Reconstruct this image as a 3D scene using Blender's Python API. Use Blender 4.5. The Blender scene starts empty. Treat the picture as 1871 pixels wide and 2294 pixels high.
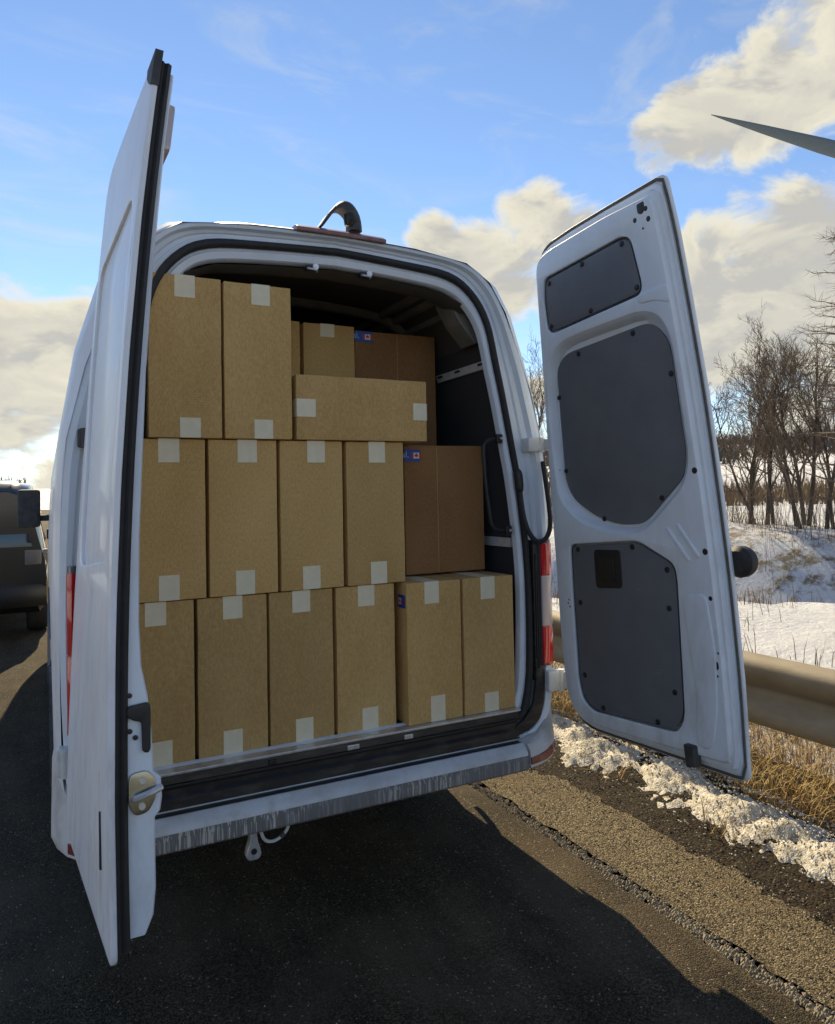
import bpy, bmesh, math, random
from mathutils import Vector, Matrix, noise
random.seed(7)
rad = math.radians
S = bpy.context.scene
COL = S.collection

# ------------------------------------------------------------------ camera
CAM = Vector((-1.0412, -2.9051, 1.6548))
c_r = Vector((0.87663715, -0.48066136, -0.02172473))
c_u = Vector((0.00243574, -0.04071762, 0.99916772))
c_f = Vector((0.4811459, 0.87596046, 0.03452381))
cd = bpy.data.cameras.new('camera')
cam = bpy.data.objects.new('camera', cd)
COL.objects.link(cam)
cam.matrix_world = Matrix(((c_r.x, c_u.x, -c_f.x, CAM.x), (c_r.y, c_u.y, -c_f.y, CAM.y), (c_r.z, c_u.z, -c_f.z, CAM.z), (0, 0, 0, 1)))
cd.sensor_fit = 'VERTICAL'
cd.sensor_height = 36
cd.lens = 1699.17 / 2294 * 36
cd.shift_x = -102.6 / 2294
cd.shift_y = -97.9 / 2294
cd.clip_start = 0.05
cd.clip_end = 3000
S.camera = cam

# ------------------------------------------------------------------ sun, sky, exposure
SUN_AZ, SUN_EL = rad(9), rad(36)
SUN_STRENGTH, SKY_STRENGTH, EXPOSURE = 5.0, 0.108, 0.66
sun_dir = Vector((math.sin(SUN_AZ) * math.cos(SUN_EL), math.cos(SUN_AZ) * math.cos(SUN_EL), math.sin(SUN_EL)))
sl = bpy.data.lights.new('sun', 'SUN')
sl.energy = SUN_STRENGTH
sl.angle = rad(0.53)
sl.color = (1.0, 0.82, 0.52)
so = bpy.data.objects.new('sun', sl)
COL.objects.link(so)
so.rotation_euler = (-sun_dir).to_track_quat('-Z', 'Y').to_euler()
so.location = (0, 0, 30)

world = bpy.data.worlds.new('World')
S.world = world
world.use_nodes = True
NT = world.node_tree
NT.nodes.clear()


def wn(t, **kw):
    n = NT.nodes.new(t)
    for k, v in kw.items():
        setattr(n, k, v)
    return n


def wmath(op, a, b=None, clamp=False):
    n = wn('ShaderNodeMath', operation=op, use_clamp=clamp)
    for i, x in enumerate((a, b)):
        if x is None:
            continue
        if isinstance(x, (int, float)):
            n.inputs[i].default_value = x
        else:
            NT.links.new(x, n.inputs[i])
    return n.outputs[0]


def wrange(x, a, b, lo=0.0, hi=1.0):
    n = wn('ShaderNodeMapRange', interpolation_type='SMOOTHSTEP')
    NT.links.new(x, n.inputs[0])
    for i, v in enumerate((a, b, lo, hi)):
        n.inputs[i + 1].default_value = v
    return n.outputs[0]


tc = wn('ShaderNodeTexCoord')
D = tc.outputs['Generated']
sky = wn('ShaderNodeTexSky', sky_type='NISHITA')
sky.sun_disc = False
sky.sun_elevation = SUN_EL
sky.sun_rotation = SUN_AZ
sky.altitude = 1200
sky.air_density = 1.0
sky.dust_density = 0.0
sky.ozone_density = 2.6
sep = wn('ShaderNodeSeparateXYZ')
NT.links.new(D, sep.inputs[0])
elev = sep.outputs[2]


def wnoise(vec, scale, detail, rough, dist=0.0):
    n = wn('ShaderNodeTexNoise')
    NT.links.new(vec, n.inputs['Vector'])
    n.inputs['Scale'].default_value = scale
    n.inputs['Detail'].default_value = detail
    n.inputs['Roughness'].default_value = rough
    n.inputs['Distortion'].default_value = dist
    return n.outputs['Fac']


squash = wn('ShaderNodeVectorMath', operation='MULTIPLY')
NT.links.new(D, squash.inputs[0])
squash.inputs[1].default_value = (1, 1, 1.7)
V = squash.outputs[0]
n1 = wnoise(V, 8.0, 10, 0.62, 0.5)
offs = wn('ShaderNodeVectorMath', operation='ADD')
NT.links.new(V, offs.inputs[0])
offs.inputs[1].default_value = (sun_dir.x * .03, sun_dir.y * .03, sun_dir.z * .07)
n1s = wnoise(offs.outputs[0], 8.0, 4, 0.58, 0.35)
n2 = wnoise(V, 2.1, 3, 0.5)
# banks of cumulus: (direction, cosine-ish angular radius in degrees, weight)
BLOBS = [((.712, .548, .45), 4.0, 1.0), ((.661, .624, .424), 3.2, .95), ((.632, .653, .405), 2.4, .8), ((.729, .505, .470), 4.6, 1.0), ((.690, .590, .440), 3.6, 1.0),
         ((.755, .600, .232), 5.0, 1.1), ((.790, .540, .245), 4.4, 1.1), ((.700, .655, .272), 3.6, 1.0), ((.535, .775, .330), 3.2, .95), ((.433, .844, .315), 2.3, .85),
         ((.495, .82, .28), 4.0, 1.0), ((.60, .741, .275), 5.0, 1.0), ((.737, .642, .205), 7.0, 1.0), ((.778, .546, .24), 6.0, 1.0),
         ((.016, .981, .16), 5.5, .95), ((-.05, .985, .15), 6.5, .95), ((.95, .1, .35), 10, 1.0), ((.5, -.8, .3), 10, 1.0), ((-.8, -.4, .3), 10, 1.0)]
mask = None
for d, r, wgt in BLOBS:
    dn = Vector(d).normalized()
    vm = wn('ShaderNodeVectorMath', operation='DOT_PRODUCT')
    NT.links.new(D, vm.inputs[0])
    vm.inputs[1].default_value = dn
    m = wrange(vm.outputs['Value'], math.cos(rad(r * 1.5)), math.cos(rad(r * .3)), 0, wgt)
    mask = m if mask is None else wmath('MAXIMUM', mask, m)
low = wrange(elev, 0.27, 0.06, 0.0, 1.0)
low = wmath('MULTIPLY', low, wrange(n2, .30, .55, .55, 1.0))
mask = wmath('MAXIMUM', mask, low)
strk = wn('ShaderNodeMapping')
NT.links.new(D, strk.inputs[0])
strk.inputs['Rotation'].default_value = (0, rad(25), rad(35))
strk.inputs['Scale'].default_value = (1.2, 5.5, 7)
n4 = wnoise(strk.outputs[0], 2.4, 9, .62, .8)
veil = wmath('MULTIPLY', wrange(n4, .46, .80, 0, .42), wrange(n2, .34, .6, .25, 1))
thin = wmath('MULTIPLY', wrange(n2, .5, .75, 0, .16), 1.0)
mask = wmath('MAXIMUM', mask, thin)
dens = wmath('ADD', wmath('MULTIPLY', mask, .78), wmath('ADD', wmath('MULTIPLY', n1, 1.7), -.35))
cover = wmath('MAXIMUM', wrange(dens, .80, 1.18), veil)
shade = wmath('SUBTRACT', n1, n1s)
lit = wrange(shade, -.10, .09)
core = wrange(dens, 1.0, 1.5, 1.0, .35)
lit = wmath('MULTIPLY', lit, core)
lit = wmath('ADD', lit, wrange(dens, 1.12, .92, 0, .75), clamp=True)
cc = wn('ShaderNodeMixRGB')
NT.links.new(lit, cc.inputs[0])
cc.inputs[1].default_value = (3.3, 3.25, 3.05, 1)
cc.inputs[2].default_value = (5.3, 5.0, 4.0, 1)
# deepen the clear blue slightly, as seen through the clean winter air
mixc = wn('ShaderNodeMixRGB')
NT.links.new(cover, mixc.inputs[0])
NT.links.new(sky.outputs[0], mixc.inputs[1])
NT.links.new(cc.outputs[0], mixc.inputs[2])
bg = wn('ShaderNodeBackground')
bg.inputs[1].default_value = SKY_STRENGTH
NT.links.new(mixc.outputs[0], bg.inputs[0])
wo = wn('ShaderNodeOutputWorld')
NT.links.new(bg.outputs[0], wo.inputs[0])

S.view_settings.view_transform = 'Standard'
S.view_settings.look = 'None'
S.view_settings.gamma = 1
S.view_settings.exposure = EXPOSURE
S.view_settings.use_curve_mapping = False
S.render.engine = 'CYCLES'
S.cycles.use_denoising = True
S.cycles.max_bounces = 6
S.cycles.sample_clamp_indirect = 6

# ------------------------------------------------------------------ materials
MATS = {}


def mat(name, base, rough=.6, metal=0.0, coat=0.0, spec=.5, noise_amt=0.0, noise_scale=20, col2=None, bump=0.0, bump_scale=60, stretch=None, detail=6, contrast=(.35, .65), alpha=None, trans=0.0):
    m = bpy.data.materials.new(name)
    m.use_nodes = True
    nt = m.node_tree
    b = nt.nodes['Principled BSDF']
    b.inputs['Base Color'].default_value = (*base, 1)
    b.inputs['Roughness'].default_value = rough
    b.inputs['Metallic'].default_value = metal
    b.inputs['Specular IOR Level'].default_value = spec
    if coat:
        b.inputs['Coat Weight'].default_value = coat
        b.inputs['Coat Roughness'].default_value = .08
    if trans:
        b.inputs['Transmission Weight'].default_value = trans
    tcn = nt.nodes.new('ShaderNodeTexCoord')
    mp = nt.nodes.new('ShaderNodeMapping')
    nt.links.new(tcn.outputs['Object'], mp.inputs[0])
    if stretch:
        mp.inputs['Scale'].default_value = stretch
    if col2 is not None:
        n = nt.nodes.new('ShaderNodeTexNoise')
        nt.links.new(mp.outputs[0], n.inputs['Vector'])
        n.inputs['Scale'].default_value = noise_scale
        n.inputs['Detail'].default_value = detail
        n.inputs['Roughness'].default_value = .6
        r = nt.nodes.new('ShaderNodeMapRange')
        nt.links.new(n.outputs['Fac'], r.inputs[0])
        r.inputs[1].default_value, r.inputs[2].default_value = contrast
        r.inputs[4].default_value = noise_amt
        mx = nt.nodes.new('ShaderNodeMixRGB')
        nt.links.new(r.outputs[0], mx.inputs[0])
        mx.inputs[1].default_value = (*base, 1)
        mx.inputs[2].default_value = (*col2, 1)
        nt.links.new(mx.outputs[0], b.inputs['Base Color'])
    if bump:
        n = nt.nodes.new('ShaderNodeTexNoise')
        nt.links.new(mp.outputs[0], n.inputs['Vector'])
        n.inputs['Scale'].default_value = bump_scale
        n.inputs['Detail'].default_value = 5
        bp = nt.nodes.new('ShaderNodeBump')
        bp.inputs['Strength'].default_value = bump
        bp.inputs['Distance'].default_value = .01
        nt.links.new(n.outputs['Fac'], bp.inputs['Height'])
        nt.links.new(bp.outputs[0], b.inputs['Normal'])
    MATS[name] = m
    return m


def nodes(m):
    return m.node_tree, m.node_tree.nodes['Principled BSDF']


def add(nt, t, **kw):
    n = nt.nodes.new(t)
    for k, v in kw.items():
        setattr(n, k, v)
    return n


mat('paint', (.77, .81, .86), .45, coat=.2, noise_amt=.22, noise_scale=3.0, col2=(.50, .48, .43), contrast=(.48, .78), bump=.015, bump_scale=3)
mat('paint_inner', (.72, .785, .86), .42, coat=.25, noise_amt=.25, noise_scale=5, col2=(.52, .51, .48), contrast=(.5, .8))
mat('bumper_top', (.60, .64, .68), .4, noise_amt=.6, noise_scale=9, col2=(.36, .36, .35), contrast=(.4, .7), stretch=(.4, 1, 1))  # pale strip colour: sky reflection on the bumper edge painted in
mat('paint_dirty', (.62, .62, .61), .5, noise_amt=.7, noise_scale=6, col2=(.24, .22, .19), contrast=(.45, .7))
mat('lining', (.125, .135, .152), .55, noise_amt=.5, noise_scale=7, col2=(.165, .172, .185), bump=.05, bump_scale=160)
mat('wall_lining', (.045, .047, .052), .7, noise_amt=.4, noise_scale=6, col2=(.06, .06, .062), bump=.06, bump_scale=160)
mat('headlining', (.10, .095, .085), .7, noise_amt=.5, noise_scale=5, col2=(.07, .065, .06))
mat('bow', (.22, .21, .19), .55, noise_amt=.5, noise_scale=12, col2=(.13, .12, .11))
mat('rubber', (.016, .016, .017), .62, noise_amt=.5, noise_scale=30, col2=(.035, .033, .03), bump=.05)
mat('weatherstrip', (.085, .082, .075), .7, noise_amt=.5, noise_scale=20, col2=(.13, .125, .11))
mat('black', (.012, .012, .013), .45, noise_amt=.4, noise_scale=40, col2=(.03, .029, .027))
mat('sill_black', (.020, .020, .021), .36, noise_amt=.8, noise_scale=9, col2=(.085, .078, .066), contrast=(.48, .74), stretch=(1, 1, 3), bump=.08, bump_scale=40)
mat('bright_metal', (.70, .72, .74), .35, metal=.6, noise_amt=.5, noise_scale=30, col2=(.33, .33, .34))
mat('zinc', (.52, .50, .36), .3, metal=1.0, noise_amt=.6, noise_scale=30, col2=(.36, .38, .36))
mat('hinge_paint', (.66, .67, .66), .4, noise_amt=.5, noise_scale=25, col2=(.40, .40, .38), contrast=(.45, .75))
mat('dark_plastic', (.04, .041, .044), .7, noise_amt=.6, noise_scale=18, col2=(.10, .098, .09))
mat('red_lens', (.62, .012, .018), .12, coat=.8, trans=.15)
mat('clear_lens', (.64, .55, .54), .12, coat=.8, trans=.2)
mat('smoke_lens', (.10, .09, .095), .2, coat=.5)
mat('red_reflector', (.20, .012, .02), .25, coat=.5, noise_amt=.7, noise_scale=20, col2=(.12, .085, .075))
mat('brake_lens', (.20, .075, .085), .45, coat=.2, noise_amt=.7, noise_scale=40, col2=(.28, .18, .17))
mat('tape', (.84, .75, .53), .5, noise_amt=.4, noise_scale=45, col2=(.70, .61, .43), bump=.05, bump_scale=300)
mat('label_blue', (.018, .075, .36), .45)
mat('label_white', (.75, .75, .74), .5)
mat('label_red', (.55, .03, .04), .5)
mat('label_pale', (.35, .52, .75), .5)
mat('glass', (.012, .015, .018), .05, spec=.8)
mat('tyre', (.018, .018, .018), .85, noise_amt=.5, noise_scale=20, col2=(.05, .048, .042))
mat('rim', (.35, .35, .36), .4, metal=.8)
mat('car_black', (.010, .011, .013), .22, coat=.9)
mat('plate_white', (.70, .72, .76), .4)
mat('warm_tinted_steel', (.26, .225, .165), .72, metal=.1, noise_amt=.8, noise_scale=7, col2=(.16, .125, .075), stretch=(1, .5, 1), bump=.12, bump_scale=120, contrast=(.3, .7))  # brown of the warm light put into the steel colour, with weathered mottling
mat('post_wood', (.13, .105, .075), .85, noise_amt=.8, noise_scale=14, col2=(.07, .055, .04), stretch=(3, 3, .4), bump=.3)
mat('bark', (.085, .068, .052), .9, noise_amt=.7, noise_scale=9, col2=(.045, .036, .028), stretch=(1, 1, .3), bump=.4, bump_scale=30)
mat('twig', (.15, .112, .078), .9)
mat('birch', (.24, .21, .17), .8, noise_amt=.8, noise_scale=7, col2=(.10, .08, .06), stretch=(1, 1, 3))
mat('straw', (.46, .32, .11), .8, noise_amt=.9, noise_scale=3, col2=(.24, .14, .045), contrast=(.35, .65))
mat('stalk', (.13, .085, .05), .9, noise_amt=.8, noise_scale=2, col2=(.22, .15, .075))
mat('turbine', (.12, .145, .15), .5)  # white turbine: its backlit shade is put into a dark base colour
mat('woods', (.105, .098, .10), .95, noise_amt=.8, noise_scale=.05, col2=(.075, .066, .06))  # distance haze is put into the grey base colour
mat('stone', (.26, .215, .145), .9, noise_amt=.9, noise_scale=25, col2=(.13, .105, .068))
mat('salt', (.62, .61, .58), .6)
mat('snow', (.60, .57, .50), .8, noise_amt=.9, noise_scale=34, col2=(.20, .155, .09), contrast=(.40, .66), bump=1.0, bump_scale=110, detail=10)

for pn, amt in (('paint', .75), ('paint_inner', .5), ('bumper_top', .6)):
    nt, bs = nodes(MATS[pn])
    g_ = add(nt, 'ShaderNodeNewGeometry')
    sx = add(nt, 'ShaderNodeSeparateXYZ')
    nt.links.new(g_.outputs['Position'], sx.inputs[0])
    hr = add(nt, 'ShaderNodeMapRange')
    nt.links.new(sx.outputs[2], hr.inputs[0])
    hr.inputs[1].default_value, hr.inputs[2].default_value, hr.inputs[3].default_value, hr.inputs[4].default_value = 1.7, .45, .12, amt
    mp = add(nt, 'ShaderNodeMapping')
    mp.inputs['Scale'].default_value = (1, 1, .35)
    nt.links.new(g_.outputs['Position'], mp.inputs[0])
    gn = add(nt, 'ShaderNodeTexNoise')
    gn.inputs['Scale'].default_value = 14
    gn.inputs['Detail'].default_value = 9
    gn.inputs['Roughness'].default_value = .7
    nt.links.new(mp.outputs[0], gn.inputs['Vector'])
    gr_ = add(nt, 'ShaderNodeMapRange')
    nt.links.new(gn.outputs['Fac'], gr_.inputs[0])
    gr_.inputs[1].default_value, gr_.inputs[2].default_value = .46, .74
    gm_ = add(nt, 'ShaderNodeMath', operation='MULTIPLY')
    nt.links.new(hr.outputs[0], gm_.inputs[0])
    nt.links.new(gr_.outputs[0], gm_.inputs[1])
    old = bs.inputs['Base Color'].links[0].from_socket
    mg = add(nt, 'ShaderNodeMixRGB')
    nt.links.new(gm_.outputs[0], mg.inputs[0])
    nt.links.new(old, mg.inputs[1])
    mg.inputs[2].default_value = (.33, .30, .25, 1)
    nt.links.new(mg.outputs[0], bs.inputs['Base Color'])
    rm = add(nt, 'ShaderNodeMapRange')
    nt.links.new(gm_.outputs[0], rm.inputs[0])
    rm.inputs[3].default_value, rm.inputs[4].default_value = bs.inputs['Roughness'].default_value, .85
    nt.links.new(rm.outputs[0], bs.inputs['Roughness'])

nt, bs = nodes(MATS['lining'])
t = add(nt, 'ShaderNodeTexCoord')
mp = add(nt, 'ShaderNodeMapping')
mp.inputs['Scale'].default_value = (5, 5, 60)
mp.inputs['Rotation'].default_value = (0, .15, 0)
nt.links.new(t.outputs['Object'], mp.inputs[0])
n = add(nt, 'ShaderNodeTexNoise')
n.inputs['Scale'].default_value = 2.2
n.inputs['Detail'].default_value = 3
nt.links.new(mp.outputs[0], n.inputs['Vector'])
r = add(nt, 'ShaderNodeMapRange')
r.inputs[1].default_value, r.inputs[2].default_value, r.inputs[4].default_value = .68, .78, .45
nt.links.new(n.outputs['Fac'], r.inputs[0])
mg = add(nt, 'ShaderNodeMixRGB')
nt.links.new(r.outputs[0], mg.inputs[0])
nt.links.new(bs.inputs['Base Color'].links[0].from_socket, mg.inputs[1])
mg.inputs[2].default_value = (.30, .31, .32, 1)
nt.links.new(mg.outputs[0], bs.inputs['Base Color'])

# cardboard: two tones of kraft with fibre specks and faint flute lines


def kraft(name, a, b):
    m = mat(name, a, .82, spec=.25)
    nt, bs = nodes(m)
    t = add(nt, 'ShaderNodeTexCoord')
    mp = add(nt, 'ShaderNodeMapping')
    mp.inputs['Scale'].default_value = (1, 1, .45)
    nt.links.new(t.outputs['Object'], mp.inputs[0])
    oi = add(nt, 'ShaderNodeObjectInfo')
    sc = add(nt, 'ShaderNodeVectorMath', operation='SCALE')
    nt.links.new(oi.outputs['Location'], sc.inputs[0])
    sc.inputs['Scale'].default_value = 7.3
    ad = add(nt, 'ShaderNodeVectorMath', operation='ADD')
    nt.links.new(mp.outputs[0], ad.inputs[0])
    nt.links.new(sc.outputs[0], ad.inputs[1])
    n = add(nt, 'ShaderNodeTexNoise')
    n.inputs['Scale'].default_value = 5
    n.inputs['Detail'].default_value = 8
    nt.links.new(ad.outputs[0], n.inputs['Vector'])
    f = add(nt, 'ShaderNodeTexNoise')
    f.inputs['Scale'].default_value = 170
    f.inputs['Detail'].default_value = 3
    nt.links.new(ad.outputs[0], f.inputs['Vector'])
    mx = add(nt, 'ShaderNodeMixRGB')
    mx.inputs[1].default_value = (*a, 1)
    mx.inputs[2].default_value = (*b, 1)
    r = add(nt, 'ShaderNodeMapRange')
    r.inputs[1].default_value, r.inputs[2].default_value = .32, .7
    nt.links.new(n.outputs['Fac'], r.inputs[0])
    nt.links.new(r.outputs[0], mx.inputs[0])
    mx2 = add(nt, 'ShaderNodeMixRGB', blend_type='OVERLAY')
    mx2.inputs[0].default_value = .35
    nt.links.new(mx.outputs[0], mx2.inputs[1])
    nt.links.new(f.outputs['Fac'], mx2.inputs[2])
    hs = add(nt, 'ShaderNodeHueSaturation')
    nt.links.new(mx2.outputs[0], hs.inputs['Color'])
    vr = add(nt, 'ShaderNodeMapRange')
    vr.inputs[3].default_value, vr.inputs[4].default_value = .80, 1.12
    nt.links.new(oi.outputs['Random'], vr.inputs[0])
    nt.links.new(vr.outputs[0], hs.inputs['Value'])
    nt.links.new(hs.outputs[0], bs.inputs['Base Color'])
    w = add(nt, 'ShaderNodeTexWave', wave_type='BANDS', bands_direction='Z')
    w.inputs['Scale'].default_value = 34
    w.inputs['Distortion'].default_value = 1.5
    nt.links.new(t.outputs['Object'], w.inputs['Vector'])
    mm = add(nt, 'ShaderNodeMath', operation='MULTIPLY_ADD')
    nt.links.new(f.outputs['Fac'], mm.inputs[0])
    mm.inputs[1].default_value = .5
    nt.links.new(w.outputs['Fac'], mm.inputs[2])
    bp = add(nt, 'ShaderNodeBump')
    bp.inputs['Strength'].default_value = .08
    bp.inputs['Distance'].default_value = .004
    nt.links.new(mm.outputs[0], bp.inputs['Height'])
    nt.links.new(bp.outputs[0], bs.inputs['Normal'])
    return m


kraft('kraft', (.60, .39, .155), (.52, .325, .118))
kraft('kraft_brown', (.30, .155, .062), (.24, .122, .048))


def granular(name, dark, light, speck, s1=180, s2=420, bump=.7, rough=.92, patch=None, patch_amt=.5, bands=False):
    m = mat(name, dark, rough, spec=.2)
    nt, bs = nodes(m)
    t = add(nt, 'ShaderNodeTexCoord')
    v = add(nt, 'ShaderNodeTexVoronoi')
    v.inputs['Scale'].default_value = s1
    nt.links.new(t.outputs['Object'], v.inputs['Vector'])
    n = add(nt, 'ShaderNodeTexNoise')
    n.inputs['Scale'].default_value = s2 * .2
    n.inputs['Detail'].default_value = 8
    n.inputs['Roughness'].default_value = .7
    nt.links.new(t.outputs['Object'], n.inputs['Vector'])
    n3 = add(nt, 'ShaderNodeTexNoise')
    n3.inputs['Scale'].default_value = 1.7
    n3.inputs['Detail'].default_value = 5
    nt.links.new(t.outputs['Object'], n3.inputs['Vector'])
    mx = add(nt, 'ShaderNodeMixRGB')
    mx.inputs[1].default_value = (*dark, 1)
    mx.inputs[2].default_value = (*light, 1)
    sp = add(nt, 'ShaderNodeSeparateColor')
    nt.links.new(v.outputs['Color'], sp.inputs[0])
    a1 = add(nt, 'ShaderNodeMath', operation='MULTIPLY')
    nt.links.new(sp.outputs[0], a1.inputs[0])
    nt.links.new(n.outputs['Fac'], a1.inputs[1])
    r = add(nt, 'ShaderNodeMapRange')
    r.inputs[1].default_value, r.inputs[2].default_value = .12, .55
    nt.links.new(a1.outputs[0], r.inputs[0])
    nt.links.new(r.outputs[0], mx.inputs[0])
    out = mx.outputs[0]
    if patch:
        pr = add(nt, 'ShaderNodeMapRange')
        pr.inputs[1].default_value, pr.inputs[2].default_value, pr.inputs[4].default_value = .42, .68, patch_amt
        nt.links.new(n3.outputs['Fac'], pr.inputs[0])
        pm = add(nt, 'ShaderNodeMixRGB')
        nt.links.new(pr.outputs[0], pm.inputs[0])
        nt.links.new(out, pm.inputs[1])
        pm.inputs[2].default_value = (*patch, 1)
        out = pm.outputs[0]
    if bands:
        mpb = add(nt, 'ShaderNodeMapping')
        mpb.inputs['Scale'].default_value = (2.4, .4, 1)
        nt.links.new(t.outputs['Object'], mpb.inputs[0])
        nbd = add(nt, 'ShaderNodeTexNoise')
        nbd.inputs['Scale'].default_value = 1.6
        nbd.inputs['Detail'].default_value = 7
        nbd.inputs['Roughness'].default_value = .65
        nt.links.new(mpb.outputs[0], nbd.inputs['Vector'])
        rb = add(nt, 'ShaderNodeMapRange')
        rb.inputs[1].default_value, rb.inputs[2].default_value, rb.inputs[3].default_value, rb.inputs[4].default_value = .3, .72, .65, 1.9
        nt.links.new(nbd.outputs['Fac'], rb.inputs[0])
        vb = add(nt, 'ShaderNodeVectorMath', operation='SCALE')
        nt.links.new(out, vb.inputs[0])
        nt.links.new(rb.outputs[0], vb.inputs['Scale'])
        stn = add(nt, 'ShaderNodeTexNoise')
        stn.inputs['Scale'].default_value = .9
        stn.inputs['Detail'].default_value = 10
        stn.inputs['Roughness'].default_value = .75
        nt.links.new(t.outputs['Object'], stn.inputs['Vector'])
        rs2 = add(nt, 'ShaderNodeMapRange')
        rs2.inputs[1].default_value, rs2.inputs[2].default_value, rs2.inputs[4].default_value = .50, .70, .55
        nt.links.new(stn.outputs['Fac'], rs2.inputs[0])
        msn = add(nt, 'ShaderNodeMixRGB')
        nt.links.new(rs2.outputs[0], msn.inputs[0])
        nt.links.new(vb.outputs[0], msn.inputs[1])
        msn.inputs[2].default_value = (.13, .115, .09, 1)
        out = msn.outputs[0]
    gt = add(nt, 'ShaderNodeMath', operation='GREATER_THAN')
    nt.links.new(sp.outputs[1], gt.inputs[0])
    gt.inputs[1].default_value = .992
    ms = add(nt, 'ShaderNodeMixRGB')
    nt.links.new(gt.outputs[0], ms.inputs[0])
    nt.links.new(out, ms.inputs[1])
    ms.inputs[2].default_value = (*speck, 1)
    nt.links.new(ms.outputs[0], bs.inputs['Base Color'])
    hh = add(nt, 'ShaderNodeMath', operation='ADD')
    nt.links.new(n.outputs['Fac'], hh.inputs[0])
    sb = add(nt, 'ShaderNodeMath', operation='MULTIPLY')
    nt.links.new(v.outputs['Distance'], sb.inputs[0])
    sb.inputs[1].default_value = -1.0
    nt.links.new(sb.outputs[0], hh.inputs[1])
    bp = add(nt, 'ShaderNodeBump')
    bp.inputs['Strength'].default_value = bump
    bp.inputs['Distance'].default_value = .008
    nt.links.new(hh.outputs[0], bp.inputs['Height'])
    nt.links.new(bp.outputs[0], bs.inputs['Normal'])
    return m


granular('asphalt', (.017, .0138, .0095), (.115, .088, .052), (.36, .33, .27), patch=(.095, .068, .036), patch_amt=.55, bump=1.2, bands=True)
granular('shoulder', (.06, .048, .030), (.46, .37, .225), (.56, .48, .34), s1=150, s2=700, bump=1.6, patch=(.16, .115, .06), patch_amt=.5)
granular('dirt', (.012, .0085, .005), (.055, .038, .022), (.24, .20, .15), s1=90, bump=1.0, rough=.95)

# ground: old snow with patches of dead grass showing through
gm = mat('ground', (.80, .82, .86), .65)
nt, bs = nodes(gm)
t = add(nt, 'ShaderNodeTexCoord')
na = add(nt, 'ShaderNodeTexNoise')
na.inputs['Scale'].default_value = 2.6
na.inputs['Detail'].default_value = 9
na.inputs['Roughness'].default_value = .74
nt.links.new(t.outputs['Object'], na.inputs['Vector'])
nb = add(nt, 'ShaderNodeTexNoise')
nb.inputs['Scale'].default_value = .09
nb.inputs['Detail'].default_value = 5
nt.links.new(t.outputs['Object'], nb.inputs['Vector'])
sm = add(nt, 'ShaderNodeMath', operation='MULTIPLY_ADD')
nt.links.new(nb.outputs['Fac'], sm.inputs[0])
sm.inputs[1].default_value = .55
nt.links.new(na.outputs['Fac'], sm.inputs[2])
rr = add(nt, 'ShaderNodeMapRange')
rr.inputs[1].default_value, rr.inputs[2].default_value = .82, .93
nt.links.new(sm.outputs[0], rr.inputs[0])
mx = add(nt, 'ShaderNodeMixRGB')
nt.links.new(rr.outputs[0], mx.inputs[0])
mx.inputs[1].default_value = (.62, .63, .65, 1)
mx.inputs[2].default_value = (.20, .15, .085, 1)
nt.links.new(mx.outputs[0], bs.inputs['Base Color'])
bp = add(nt, 'ShaderNodeBump')
bp.inputs['Strength'].default_value = 1.0
bp.inputs['Distance'].default_value = .12
nt.links.new(na.outputs['Fac'], bp.inputs['Height'])
nt.links.new(bp.outputs[0], bs.inputs['Normal'])

# bumper plastic with dried road-salt drips running down
dm = mat('drip_plastic', (.10, .102, .105), .55)
nt, bs = nodes(dm)
t = add(nt, 'ShaderNodeTexCoord')
mp = add(nt, 'ShaderNodeMapping')
mp.inputs['Scale'].default_value = (150, 150, 5)
nt.links.new(t.outputs['Object'], mp.inputs[0])
n = add(nt, 'ShaderNodeTexNoise')
n.inputs['Scale'].default_value = 1
n.inputs['Detail'].default_value = 4
n.inputs['Distortion'].default_value = .6
nt.links.new(mp.outputs[0], n.inputs['Vector'])
r = add(nt, 'ShaderNodeMapRange')
r.inputs[1].default_value, r.inputs[2].default_value = .50, .62
nt.links.new(n.outputs['Fac'], r.inputs[0])
n2_ = add(nt, 'ShaderNodeTexNoise')
n2_.inputs['Scale'].default_value = 2.5
nt.links.new(t.outputs['Object'], n2_.inputs['Vector'])
r2 = add(nt, 'ShaderNodeMapRange')
r2.inputs[1].default_value, r2.inputs[2].default_value, r2.inputs[3].default_value = .35, .6, .15
nt.links.new(n2_.outputs['Fac'], r2.inputs[0])
mu = add(nt, 'ShaderNodeMath', operation='MULTIPLY')
nt.links.new(r.outputs[0], mu.inputs[0])
nt.links.new(r2.outputs[0], mu.inputs[1])
mx = add(nt, 'ShaderNodeMixRGB')
nt.links.new(mu.outputs[0], mx.inputs[0])
mx.inputs[1].default_value = (.15, .152, .155, 1)
mx.inputs[2].default_value = (.52, .51, .47, 1)
nt.links.new(mx.outputs[0], bs.inputs['Base Color'])

# ------------------------------------------------------------------ mesh helpers


def tag(o, label=None, cat=None, group=None, kind=None):
    for k, v in (('label', label), ('category', cat), ('group', group), ('kind', kind)):
        if v:
            o[k] = v
    return o


def empty(name, loc=(0, 0, 0), rz=0, parent=None):
    o = bpy.data.objects.new(name, None)
    COL.objects.link(o)
    o.location = loc
    o.rotation_euler = (0, 0, rz)
    o.empty_display_size = .1
    if parent:
        o.parent = parent
    return o


def link(name, me, m=None, parent=None, loc=None):
    o = bpy.data.objects.new(name, me)
    COL.objects.link(o)
    if m is not None and not me.materials:
        me.materials.append(MATS[m] if isinstance(m, str) else m)
    if parent:
        o.parent = parent
    if loc:
        o.location = loc
    return o


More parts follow.
